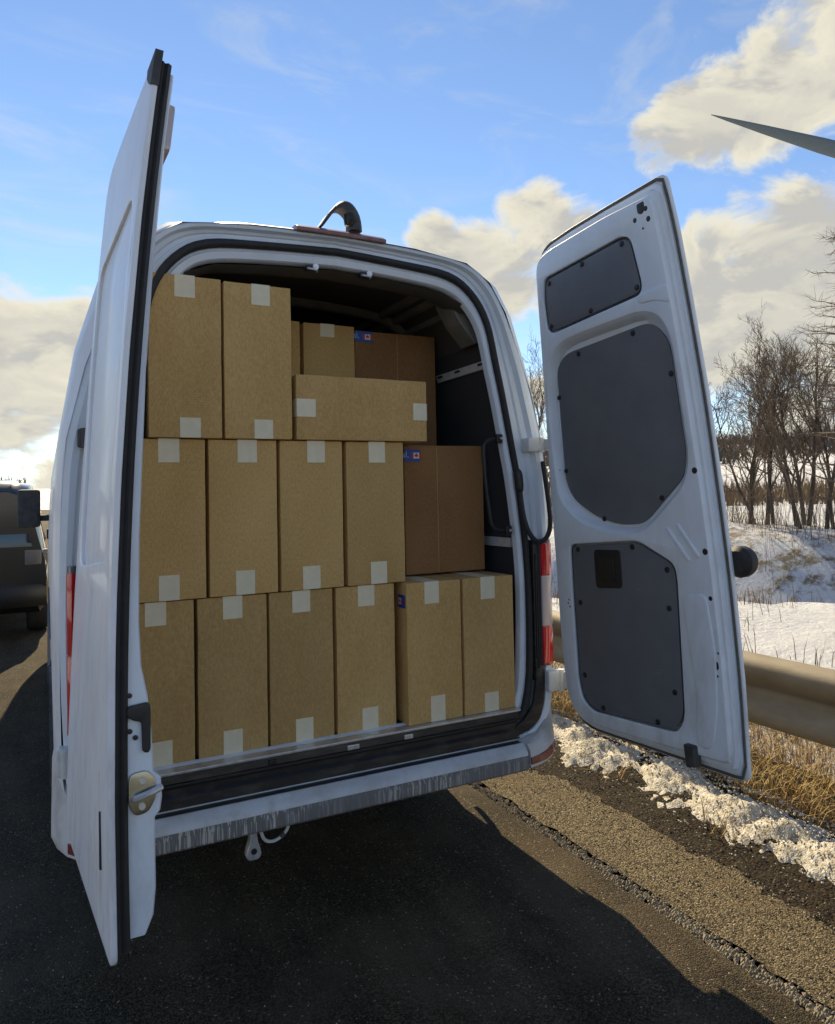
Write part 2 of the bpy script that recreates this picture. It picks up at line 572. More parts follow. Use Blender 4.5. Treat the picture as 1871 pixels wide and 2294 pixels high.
def obj(name, vf, m, parent=None, smooth=False, bevel=0, seg=2, loc=None, fn=None, angle=35):
    verts, faces = vf
    if fn:
        verts = [fn(Vector(v)) for v in verts]
    me = bpy.data.meshes.new(name)
    me.from_pydata([tuple(v) for v in verts], [], faces)
    bm = bmesh.new()
    bm.from_mesh(me)
    bmesh.ops.recalc_face_normals(bm, faces=bm.faces)
    if bevel:
        ed = [e for e in bm.edges if len(e.link_faces) == 2 and e.calc_face_angle(0) > .5]
        bmesh.ops.bevel(bm, geom=ed, offset=bevel, segments=seg, affect='EDGES', profile=.6, clamp_overlap=True)
    if smooth:
        for f in bm.faces:
            f.smooth = True
        for e in bm.edges:
            if len(e.link_faces) == 2 and e.calc_face_angle(0) > rad(angle):
                e.smooth = False
    bm.to_mesh(me)
    bm.free()
    return link(name, me, m, parent, loc)


def bx(x0, x1, y0, y1, z0, z1):
    v = [(x, y, z) for x in (x0, x1) for y in (y0, y1) for z in (z0, z1)]
    f = [(0, 1, 3, 2), (4, 6, 7, 5), (0, 4, 5, 1), (2, 3, 7, 6), (0, 2, 6, 4), (1, 5, 7, 3)]
    return v, f


def merge(*parts):
    V_, F_ = [], []
    for v, f in parts:
        k = len(V_)
        V_ += list(v)
        F_ += [tuple(i + k for i in q) for q in f]
    return V_, F_


def loft(rings, closed=True, caps=True):
    n = len(rings[0])
    V_ = [p for r in rings for p in r]
    F_ = []
    for i in range(len(rings) - 1):
        for j in range(n if closed else n - 1):
            a, b = i * n + j, i * n + (j + 1) % n
            F_.append((a, b, b + n, a + n))
    if caps and closed:
        F_.append(tuple(range(n))[::-1])
        F_.append(tuple((len(rings) - 1) * n + j for j in range(n)))
    return V_, F_


def tube(path, r, sides=8, caps=True):
    path = [Vector(p) for p in path]
    rs = r if isinstance(r, (list, tuple)) else [r] * len(path)
    rings = []
    ref = Vector((0, 0, 1))
    for i, p in enumerate(path):
        d = (path[min(i + 1, len(path) - 1)] - path[max(i - 1, 0)]).normalized()
        if abs(d.dot(ref)) > .95:
            ref = Vector((1, 0, 0)) if abs(d.x) < .9 else Vector((0, 1, 0))
        a = d.cross(ref).normalized()
        b = d.cross(a).normalized()
        ref = a.cross(d).normalized()
        rings.append([p + (a * math.cos(2 * math.pi * k / sides) + b * math.sin(2 * math.pi * k / sides)) * rs[i] for k in range(sides)])
    return loft(rings, True, caps)


def cyl(p0, p1, r, sides=20):
    return tube([p0, p1], r, sides)


def smooth_path(pts, n=6):
    pts = [Vector(p) for p in pts]
    out = []
    for i in range(len(pts) - 1):
        p0, p1, p2, p3 = pts[max(i - 1, 0)], pts[i], pts[i + 1], pts[min(i + 2, len(pts) - 1)]
        for k in range(n):
            t_ = k / n
            out.append(.5 * ((2 * p1) + (p2 - p0) * t_ + (2 * p0 - 5 * p1 + 4 * p2 - p3) * t_ ** 2 + (3 * p1 - p0 - 3 * p2 + p3) * t_ ** 3))
    out.append(pts[-1])
    return out


def roundpoly(pts, r=.03, n=5):
    out = []
    N = len(pts)
    for i in range(N):
        p0, p, p1 = Vector(pts[i - 1]), Vector(pts[i]), Vector(pts[(i + 1) % N])
        a, b = (p0 - p), (p1 - p)
        ra = min(r, a.length * .48)
        rb = min(r, b.length * .48)
        A, B = p + a.normalized() * ra, p + b.normalized() * rb
        for k in range(n + 1):
            t_ = k / n
            out.append(A * (1 - t_) ** 2 + p * 2 * t_ * (1 - t_) + B * t_ ** 2)
    return [(v.x, v.y) for v in out]


def plate(name, outline, holes, y0, y1, m, parent, bevel=.003, fn=None, smooth=True):
    """outline/holes are (x, z) loops; a sheet between y0 and y1 with rounded edges"""
    cu = bpy.data.curves.new(name, 'CURVE')
    cu.dimensions = '2D'
    cu.fill_mode = 'BOTH'
    cu.extrude = max((y1 - y0) / 2 - bevel, .0002)
    cu.bevel_depth = bevel
    cu.bevel_resolution = 2
    cu.offset = -bevel
    for lp in [outline] + list(holes):
        s = cu.splines.new('POLY')
        s.points.add(len(lp) - 1)
        for p, q in zip(s.points, lp):
            p.co = (q[0], q[1], 0, 1)
        s.use_cyclic_u = True
    tmp = bpy.data.objects.new(name, cu)
    me = bpy.data.meshes.new_from_object(tmp)
    bpy.data.objects.remove(tmp)
    bpy.data.curves.remove(cu)
    ym = (y0 + y1) / 2
    for v in me.vertices:
        c = Vector((v.co.x, ym - v.co.z, v.co.y))
        v.co = fn(c) if fn else c
    bm = bmesh.new()
    bm.from_mesh(me)
    bmesh.ops.remove_doubles(bm, verts=bm.verts, dist=1e-5)
    bmesh.ops.recalc_face_normals(bm, faces=bm.faces)
    for f in bm.faces:
        f.smooth = True
    for e in bm.edges:
        if len(e.link_faces) == 2 and e.calc_face_angle(0) > rad(40):
            e.smooth = False
    bm.to_mesh(me)
    bm.free()
    me.materials.clear()
    return link(name, me, m, parent)


def disc(x, z, y, r, depth=.004, sides=14):
    """shallow dome facing +y in closed-door space"""
    rings = [[(x + math.cos(k * 2 * math.pi / sides) * r * s, y + dy, z + math.sin(k * 2 * math.pi / sides) * r * s) for k in range(sides)] for s, dy in ((1, 0), (.92, depth * .7), (.5, depth))]
    return loft(rings, True, True)


# ------------------------------------------------------------------ ground


def sst(a, b, x):
    t_ = max(0, min(1, (x - a) / (b - a)))
    return t_ * t_ * (3 - 2 * t_)


def gz(x, y):
    z = -.09
    if x < -8:
        z -= .5 * sst(-8.3, -11, x) - .5 * sst(-11, -16, x)
        z += 9 * sst(-120, -420, x)
    if x > 1.66:
        z += .105 * sst(2.3, 2.75, x)
        u = x * .77 + y * .64
        t_ = sst(5.0, 8.0, x)
        z -= t_ * 1.15 * sst(8.6, 12.2, u)
        z += t_ * 1.80 * sst(13.0, 15.9, u)
        z -= .45 * sst(19, 48, x)
        z += 26 * sst(140, 420, x + .35 * max(y, 0) * .3)
    z += 11 * sst(220, 560, y)
    z += 9 * sst(-150, -450, y)
    if x > 2.6:
        a = sst(2.6, 6, x)
        z += a * (.10 * noise.noise((x * .6, y * .6, 3)) + .22 * noise.noise((x * .22, y * .22, 9))) + a * .07 * noise.noise((x * 1.9, y * 1.9, 1))
    elif x < -9:
        z += .15 * noise.noise((x * .3, y * .3, 3))
    return z


def axis(knots):
    out = [knots[0][0]]
    for (a, s0), (b, s1) in zip(knots, knots[1:]):
        x = a
        while x < b - 1e-6:
            t_ = (x - a) / (b - a)
            x = min(b, x + s0 + (s1 - s0) * t_)
            out.append(x)
    return out


gx = axis([(-700, 80), (-60, 14), (-9, 1.2), (1.0, 1.2), (1.66, .1), (3, .25), (20, .5), (60, 5), (800, 70)])
gy = axis([(-700, 80), (-60, 14), (-8, .8), (0, .35), (26, .5), (60, 5), (900, 70)])
GV = [(x, y, gz(x, y)) for y in gy for x in gx]
nx = len(gx)
GF = [(j * nx + i, j * nx + i + 1, (j + 1) * nx + i + 1, (j + 1) * nx + i) for j in range(len(gy) - 1) for i in range(nx - 1)]
tag(obj('ground', (GV, GF), gm, smooth=True, angle=80), kind='structure')

rx = axis([(-8, 1.5), (-2, .5), (1.07, .4)])


def strip(x_left, x_right, ys, nxs, zf):
    V_, F_ = [], []
    for y in ys:
        a, b = x_left(y), x_right(y)
        for i in range(nxs + 1):
            x = a + (b - a) * i / nxs
            V_.append((x, y, zf(x, y)))
    n_ = nxs + 1
    for j in range(len(ys) - 1):
        for i in range(nxs):
            F_.append((j * n_ + i, j * n_ + i + 1, (j + 1) * n_ + i + 1, (j + 1) * n_ + i))
    return V_, F_


ys_near = axis([(-400, 60), (-6, .5), (-2.5, .03), (4, .05), (14, .4), (60, 5), (420, 60)])


def crack_x(y):
    return 1.06 + .008 * noise.noise((0, y * 2.3, 5)) + .010 * noise.noise((0, y * 9, 2)) + .010 * noise.noise((0, y * 31, 8))


tag(obj('road', strip(lambda y: -8, lambda y: crack_x(y), ys_near, 14, lambda x, y: 0.0), 'asphalt'), kind='structure')


def sh_z(x, y):
    return -.006 + .006 * noise.noise((x * 6, y * 6, 0)) + .004 * noise.noise((x * 26, y * 26, 4))


tag(obj('shoulder', strip(lambda y: crack_x(y) + .085 + .025 * noise.noise((3, y * 7, 1)) + .012 * noise.noise((3, y * 30, 1)), lambda y: 1.56 + .09 * noise.noise((3, y * 1.5, 2)) + .07 * noise.noise((3, y * 5, 2)) + .04 * noise.noise((3, y * 19, 2)) + .02 * noise.noise((3, y * 50, 2)), ys_near, 26, sh_z), 'shoulder', smooth=True, angle=80), kind='structure')


def dirt_z(x, y):
    e = sst(1.3, 1.75, x)
    return -.034 + e * (.026 + .014 * noise.noise((x * 7, y * 7, 8)) + .012 * noise.noise((x * 22, y * 22, 8)) + .02 * noise.noise((x * 2, y * 2, 3))) + .010 * noise.noise((x * 40, y * 40, 1))


tag(obj('verge_soil', strip(lambda y: crack_x(y) - .02, lambda y: 2.75, ys_near, 46, lambda x, y: dirt_z(x, y) + .035 * sst(1.66, 2.1, x) + .004), 'dirt', smooth=True, angle=80), kind='structure')


# windrow of dirty granular snow left by the plough
def snow_mask(x, y):
    c = 1.98 + .09 * noise.noise((0, y * .9, 4)) + .05 * noise.noise((0, y * 2.7, 8)) + .05 * sst(2, 8, y)
    w = .33 + .10 * noise.noise((4, y * 1.1, 1))
    d = abs(x - c) / w
    return max(0, 1 - d * d) * (.85 + .3 * noise.noise((1, y * 1.3, 6))) + .5 * noise.noise((x * 4, y * 4, 12)) * (1 if d < 1.7 else 0)


ys_s = axis([(-2.2, .022), (3, .03), (7, .12), (20, .3)])
SV, SF = [], []
NS = 62
for y in ys_s:
    for i in range(NS + 1):
        x = 1.55 + 1.1 * i / NS
        m_ = snow_mask(x, y)
        h = -.065 + .095 * min(1, max(-.2, m_)) + .055 * max(0, m_) * noise.noise((x * 8, y * 8, 5)) + .030 * noise.noise((x * 24, y * 24, 7)) + .018 * noise.noise((x * 60, y * 60, 2))
        SV.append((x, y, h + .05 * sst(1.66, 2.1, x)))
for j in range(len(ys_s) - 1):
    for i in range(NS):
        SF.append((j * (NS + 1) + i, j * (NS + 1) + i + 1, (j + 1) * (NS + 1) + i + 1, (j + 1) * (NS + 1) + i))
tag(obj('snow_bank', (SV, SF), 'snow', smooth=True, angle=80), 'low ragged bank of granular old snow along the shoulder', 'snow', kind='stuff')


def blob(c, r, rnd, squash_=.75):
    base = [(1, 0, 0), (-1, 0, 0), (0, 1, 0), (0, -1, 0), (0, 0, 1), (0, 0, -1)]
    v = [(c[0] + b[0] * r * rnd.uniform(.7, 1.3), c[1] + b[1] * r * rnd.uniform(.7, 1.3), c[2] + b[2] * r * squash_ * rnd.uniform(.7, 1.2)) for b in base]
    f = [(0, 2, 4), (2, 1, 4), (1, 3, 4), (3, 0, 4), (2, 0, 5), (1, 2, 5), (3, 1, 5), (0, 3, 5)]
    return v, f


R1 = random.Random(11)
parts = []
for k in range(11000):
    y = -2.0 + 9 * R1.random() ** 1.6
    x = R1.uniform(1.6, 2.5)
    m_ = snow_mask(x, y)
    if m_ < R1.uniform(.05, .8):
        continue
    parts.append(blob((x, y, -.02 + .10 * min(1, m_) + .05 * sst(1.66, 2.1, x)), R1.uniform(.003, .0085), R1))
tag(obj('snow_crumbs', merge(*parts), 'snow'), 'loose crumbs of granular snow scattered over the snow bank', 'snow', kind='stuff')

parts = []
for k in range(8000):
    y = -2.2 + 7 * R1.random() ** 1.5
    q = R1.random()
    if q < .62:
        x = crack_x(y) + .04 + R1.gauss(0, .028)
        r_ = R1.uniform(.005, .014)
        z = -.012
    elif q < .85:
        x = R1.uniform(1.12, 1.7)
        r_ = R1.uniform(.0025, .007)
        z = -.003
    else:
        x = R1.gauss(1.57, .07)
        r_ = R1.uniform(.002, .007)
        z = .0
    parts.append(blob((x, y, z), r_, R1))
tag(obj('gravel', merge(*parts), 'stone'), 'loose grey gravel along the broken edge of the asphalt', 'gravel', kind='stuff')

parts = []
for k in range(420):
    y = R1.uniform(-2.4, 2)
    x = R1.uniform(-1.5, 1.0)
    parts.append(blob((x, y, .001), R1.uniform(.0012, .0032), R1))
tag(obj('salt_grains', merge(*parts), 'salt'), 'pale grains of road salt scattered on the dark asphalt', 'salt', kind='stuff')

# dry grass on the verge


def blades(spots, hmin, hmax, w, rnd, lean=.5):
    V_, F_ = [], []
    for x, y, z in spots:
        h = rnd.uniform(hmin, hmax)
        a = rnd.uniform(0, 6.283)
        l = rnd.uniform(.1, lean) * h
        dx, dy = math.cos(a) * l, math.sin(a) * l
        px, py = -math.sin(a) * w * rnd.uniform(.6, 1.3), math.cos(a) * w * rnd.uniform(.6, 1.3)
        k = len(V_)
        V_ += [(x - px, y - py, z), (x + px, y + py, z), (x + dx * .35 - px * .8, y + dy * .35 - py * .8, z + h * .6), (x + dx * .35 + px * .8, y + dy * .35 + py * .8, z + h * .6), (x + dx, y + dy, z + h * rnd.uniform(.75, 1))]
        F_ += [(k, k + 1, k + 3, k + 2), (k + 2, k + 3, k + 4)]
    return V_, F_


sp = []
while len(sp) < 30000:
    y = -2.2 + 11 * R1.random() ** 1.5
    x = R1.uniform(1.72, 3.4)
    g = noise.noise((x * 2.2, y * 2.2, 31)) + .75 * sst(2.05, 2.35, x) - .45 * max(0, snow_mask(x, y))
    if g < R1.uniform(-.05, .45):
        continue
    sp.append((x, y, (dirt_z(x, y) + .03 if x < 2.7 else gz(x, y)) - .01))
tag(obj('dry_grass', blades(sp, .04, .15, .0026, R1, 1.6), 'straw'), 'matted straw-coloured dry grass below the guardrail', 'grass', kind='stuff')

sp = []
while len(sp) < 11000:
    y = R1.uniform(-1, 34)
    x = R1.uniform(4.5, 16)
    g = noise.noise((x * .55, y * .55, 77)) + .35 * math.exp(-((x - 9.6) / 1.6) ** 2) + .35 * math.exp(-((x - 14.2) / .9) ** 2) + .25 * math.exp(-((x - 6.6) / .8) ** 2)
    if g < R1.uniform(.12, .55):
        continue
    sp.append((x, y, gz(x, y) - .02))
tag(obj('dead_weeds', blades(sp, .06, .36, .004, R1, .8), 'stalk'), 'dead brown weeds and brush in the snowy ditch behind the guardrail', 'weeds', kind='stuff')

# ------------------------------------------------------------------ guardrail
gr = empty('guardrail', (2.27, 0, 0))
tag(gr, 'weathered steel guardrail, brown from warm light put in its colour, on posts along the snowy verge', 'guardrail')
prof = [(0, .775), (-.035, .768), (-.07, .745), (-.083, .715), (-.080, .685), (-.045, .64), (-.004, .608), (.006, .59), (-.004, .572), (-.045, .54), (-.080, .495), (-.083, .465), (-.07, .435), (-.035, .412), (0, .405)]
prof = [(p.x, p.y) for p in [Vector((a, b)) for a, b in prof]]
ring = prof + [(x + .004, z) for x, z in reversed(prof)]
gys = axis([(-9, .8), (0, .6), (48, 1.5)])
obj('beam', loft([[(x + .003 * noise.noise((y * .5, 0, z)), y, z) for x, z in ring] for y in gys]), 'warm_tinted_steel', gr, smooth=True, angle=60)
me_post = None
for k in range(-4, 20):
    y = 1.1 + k * 1.905
    if me_post is None:
        p_ = obj('post', bx(.03, .17, -.05, .05, -.4, .80), 'post_wood', gr, bevel=.006)
        me_post = p_.data
        sp_b = obj('spacer_bolt', cyl((-.02, 0, .59), (-.004, 0, .59), .016, 10), 'bright_metal', p_)
        me_bolt = sp_b.data
    else:
        p_ = link('post', me_post, None, gr)
        link('spacer_bolt', me_bolt, None, p_)
    p_.location = (0, y, 0)

# ------------------------------------------------------------------ van
van = empty('cargo_van', (0, 0, 0))
tag(van, 'white high-roof cargo van with both rear doors open, loaded with cardboard boxes', 'van')
HX, HT, HR = 0.9994, 0.061, 0.0189
half1 = [(.60, .40), (.93, .42), (1.0, .52), (1.022, .75), (1.028, 1.05), (1.03, 1.35), (1.022, 1.66), (1.005, 1.9), (.955, 2.2), (.875, 2.47), (.80, 2.60), (.67, 2.69), (.40, 2.735), (.2, 2.745)]
half0 = [(.60, .42), (.91, .44), (.975, .54), (1.0, .75), (1.005, 1.05), (1.006, 1.35), (1.0, 1.66), (.985, 1.87), (.925, 2.13), (.80, 2.48), (.72, 2.61), (.60, 2.685), (.35, 2.715), (.2, 2.72)]


def full(h, y, zmax=99, k=1.0):
    pts = [(x * k, y, min(z, zmax + .02 * (1 - abs(x)))) for x, z in h]
    return pts + [(-x, y_, z) for x, y_, z in reversed(pts)]


rings = [full(half0, .012), full([((a + c * 2) / 3, (b + d * 2) / 3) for (a, b), (c, d) in zip(half0, half1)], .05), full(half1, .14)]
for y in (1.0, 2.2, 3.6, 5.0):
    rings.append(full(half1, y))
rings += [full(half1, 5.4, 2.66), full(half1, 5.7, 2.42), full(half1, 6.1, 1.92, .995), full(half1, 6.45, 1.42, .99), full(half1, 6.85, 1.22, .96), full(half1, 7.05, .95, .88)]
sv, sf = loft(rings, True, False)
sf.append(tuple((len(rings) - 1) * len(rings[0]) + j for j in range(len(rings[0]))))
obj('body_shell', (sv, sf), 'paint', van, smooth=True, angle=50)

IN = [(0, .70), (.60, .70), (.76, .705), (.81, .75), (.835, .90), (.845, 1.30), (.81, 1.67), (.78, 1.85), (.74, 2.07), (.71, 2.21), (.67, 2.39), (.60, 2.50), (.50, 2.56), (.29, 2.585), (0, 2.60)]
S1 = [(0, .665), (.60, .665), (.79, .67), (.835, .73), (.86, .90), (.865, 1.30), (.832, 1.67), (.802, 1.85), (.762, 2.07), (.730, 2.22), (.688, 2.41), (.615, 2.53), (.505, 2.595), (.29, 2.62), (0, 2.635)]
S2 = [(0, .62), (.62, .62), (.82, .63), (.88, .70), (.905, .90), (.905, 1.30), (.872, 1.67), (.842, 1.85), (.80, 2.08), (.767, 2.24), (.722, 2.44), (.64, 2.57), (.515, 2.645), (.295, 2.665), (0, 2.68)]
OU = [(0, .54), (.66, .54), (.88, .55), (.97, .62), (.998, .90), (1.006, 1.30), (1.0, 1.66), (.985, 1.87), (.925, 2.13), (.885, 2.27), (.80, 2.48), (.72, 2.61), (.60, 2.685), (.35, 2.715), (0, 2.725)]


def spline_loop(h, n=4):
    pts = smooth_path([(x, 0, z) for x, z in h], n)
    p = [(v.x, v.z) for v in pts]
    return p + [(-x, z) for x, z in reversed(p[1:-1])]


LI, L1, L2, LO = (spline_loop(a) for a in (IN, S1, S2, OU))


def mixl(a, b, t_):
    return [(x0 + (x1 - x0) * t_, z0 + (z1 - z0) * t_) for (x0, z0), (x1, z1) in zip(a, b)]


def rg(lp, y):
    return [(x, y + HR * (z - 1.4) * .5, z) for x, z in lp]


# painted rear frame: outer lip, stepped drain channel, flange, jamb turning inwards
obj('rear_frame', loft([rg(LO, .012), rg(mixl(LO, L2, .18), .0), rg(mixl(LO, L2, .34), .004), rg(mixl(LO, L2, .42), .030), rg(mixl(LO, L2, .60), .034), rg(mixl(LO, L2, .66), .044), rg(mixl(LO, L2, .84), .046), rg(mixl(LO, L2, .90), .030), rg(L2, .028)], True, False), 'paint_inner', van, smooth=True, angle=30)
obj('jamb_flange', loft([rg(L2, .0282), rg(L1, .024), rg(mixl(L1, LI, .15), .018), rg(mixl(L1, LI, .85), .026), rg(LI, .034), rg(mixl(LI, L1, -.10), .058)], True, False), 'paint_inner', van, smooth=True, angle=30)
mid_seal = mixl(L1, L2, .5)
seal_rings = []
for i, (x, z) in enumerate(mid_seal):
    (xa, za), (xb, zb) = L1[i], L2[i]
    d = Vector((xb - xa, 0, zb - za))
    w_ = max(d.length * .36, .012)
    d.normalize()
    seal_rings.append([Vector((x, .016 + HR * (z - 1.4) * .5, z)) + d * math.cos(a) * w_ + Vector((0, 1, 0)) * math.sin(a) * .020 for a in [k * math.pi / 4 for k in range(8)]])
obj('door_seal', loft(seal_rings + [seal_rings[0]], True, False), 'rubber', van, smooth=True, angle=80)

# interior lining: right and left walls, ceiling with bows, bulkhead and floor
wl = [(.862, .70), (.868, 1.1), (.866, 1.35), (.84, 1.65), (.80, 1.95), (.765, 2.18), (.735, 2.36)]
for s, nm in ((1, 'r'), (-1, 'l')):
    for (za, zb) in ((.70, 2.36),):
        obj('wall_lining', loft([[(s * (x + o), y, z) for x, z in wl] for y, o in ((.05, 0), (3.3, 0))], False, False), 'wall_lining', van, smooth=True)
ceil = [(-.735, 2.36), (-.70, 2.45), (-.63, 2.55), (-.52, 2.61), (-.3, 2.64), (0, 2.655), (.3, 2.64), (.52, 2.61), (.63, 2.55), (.70, 2.45), (.735, 2.36)]
obj('ceiling', loft([[(x, y, z) for x, z in ceil] for y in (.06, 3.3)], False, False), 'headlining', van, smooth=True)
for y in (.80, 1.55, 2.3):
    c2 = [(x * .985, z - .028) for x, z in ceil]
    sm_ = [(v.x, v.z) for v in smooth_path([(x, 0, z) for x, z in c2], 4)]
    rr_ = [[(x, y + dy, z + dz) for dy, dz in ((-.05, .022), (-.035, -.004), (-.01, -.012), (.01, -.012), (.035, -.004), (.05, .022))] for x, z in sm_]
    obj('roof_bow', loft(rr_, False, False), 'bow', van, smooth=True, angle=50)
for s in (1, -1):
    for x, z in ((.50, 2.60), (.575, 2.575), (.645, 2.515)):
        obj('roof_rib', loft([[(s * (x + a), y, z + b) for a, b in ((-.022, .012), (-.012, -.012), (.012, -.016), (.022, .006))] for y in (.2, 3.2)], False, False), 'bow', van, smooth=True)
    obj('corner_gusset', (lambda p: loft(p))([[(s * .60, y, 2.54), (s * .69, y, 2.44), (s * .725, y, 2.37), (s * .70, y, 2.35), (s * .62, y, 2.44), (s * .56, y, 2.54)] for y in (.12, .26)]), 'bow', van, bevel=.006)
obj('bulkhead', bx(-.87, .87, 3.28, 3.31, .68, 2.66), 'wall_lining', van)
obj('cargo_floor', bx(-.865, .865, .06, 3.3, .655, .694), 'wall_lining', van)
obj('header', loft([[(x, y, z) for x, z in ((-.62, z0), (-.48, z0 + .055), (-.28, z0 + .075), (0, z0 + .088), (.28, z0 + .075), (.48, z0 + .055), (.62, z0))] for y, z0 in ((.045, 2.497), (.11, 2.482), (.20, 2.50), (.21, 2.55))], False, False), 'headlining', van, smooth=True)
for x in (-.105, .125):
    s_ = obj('striker', bx(x - .026, x + .026, .018, .05, 2.566, 2.588), 'black', van, bevel=.004)
    obj('striker_bolt', tube(smooth_path([(x - .018, .03, 2.575), (x - .02, -.002, 2.566), (x + .006, -.008, 2.562), (x + .02, .03, 2.566)], 4), .005, 8), 'bright_metal', s_)
    obj('roller', cyl((x + .010, .006, 2.580), (x + .010, .022, 2.580), .012, 12), 'bright_metal', s_)
# lashing rails with slots on the right wall
rail = obj('lashing_rail', loft([[(x, y, z) for x, z in ((.752, 2.236), (.741, 2.236), (.732, 2.272), (.743, 2.276))] for y in (.10, .60)]), 'hinge_paint', van, bevel=.002)
for y in (.14, .37, .555):
    obj('rail_slot', loft([[(x, yy, z) for x, z in ((.7400, 2.244), (.7325, 2.266))] for yy in (y - .028, y + .028)], False, False), 'black', rail)
obj('lashing_rail', bx(.845, .861, .10, 2.8, 1.405, 1.448), 'hinge_paint', van, bevel=.002)
obj('grab_handle', tube(smooth_path([(.752, .035, 1.905), (.72, .035, 1.90), (.69, .035, 1.885), (.678, .035, 1.85), (.688, .035, 1.70), (.705, .035, 1.56), (.715, .035, 1.515), (.74, .035, 1.492), (.79, .035, 1.488)], 5), .0095, 10), 'black', van, smooth=True)
for x, z in ((.757, 1.905), (.795, 1.488)):
    hb = obj('handle_bracket', bx(x - .016, x + .016, .018, .046, z - .02, z + .02), 'black', van, bevel=.005)
    obj('bolt', cyl((x + .004, .010, z), (x + .004, .018, z), .006, 8), 'bright_metal', hb)

# sill, bumper
obj('sill_panel', loft([[(x, y, z) for y, z in ((-.012, .690), (-.016, .655), (-.004, .640), (-.004, .612), (-.018, .60), (-.020, .565), (.01, .558), (.01, .690))] for x in axis([(-.80, .2), (.80, .2)])]), 'sill_black', van, bevel=0)
obj('sill_trim', loft([[(x, y, z) for y, z in ((-.034, .6985), (-.034, .690), (-.028, .687), (.058, .687), (.058, .6985))] for x in (-.80, .80)]), 'bright_metal', van, bevel=.0015)
for x, w_ in ((.02, .05), (.26, .04), (-.3, .03)):
    obj('sill_clip', bx(x - w_ / 2, x + w_ / 2, -.022, -.012, .655, .674), 'bright_metal' if x > 0 else 'black', van, bevel=.003)


def bumper_path(off):
    pts = []
    for i in range(49):
        t_ = -1 + 2 * i / 48
        x = t_ * 1.0
        y = .0 + .0 * x
        e = max(0, abs(x) - .78) / .22
        pts.append((x * 1.0, e ** 2.4 * .16))
    return pts


def bumper_part(name, prof_, m, x0, x1, **kw):
    rs_ = [[(x, y + p0, p1) for p0, p1 in prof_] for x, y in bumper_path(0) if x0 - 1e-6 <= x <= x1 + 1e-6]
    return obj(name, loft(rs_), m, van, smooth=True, angle=30, **kw)


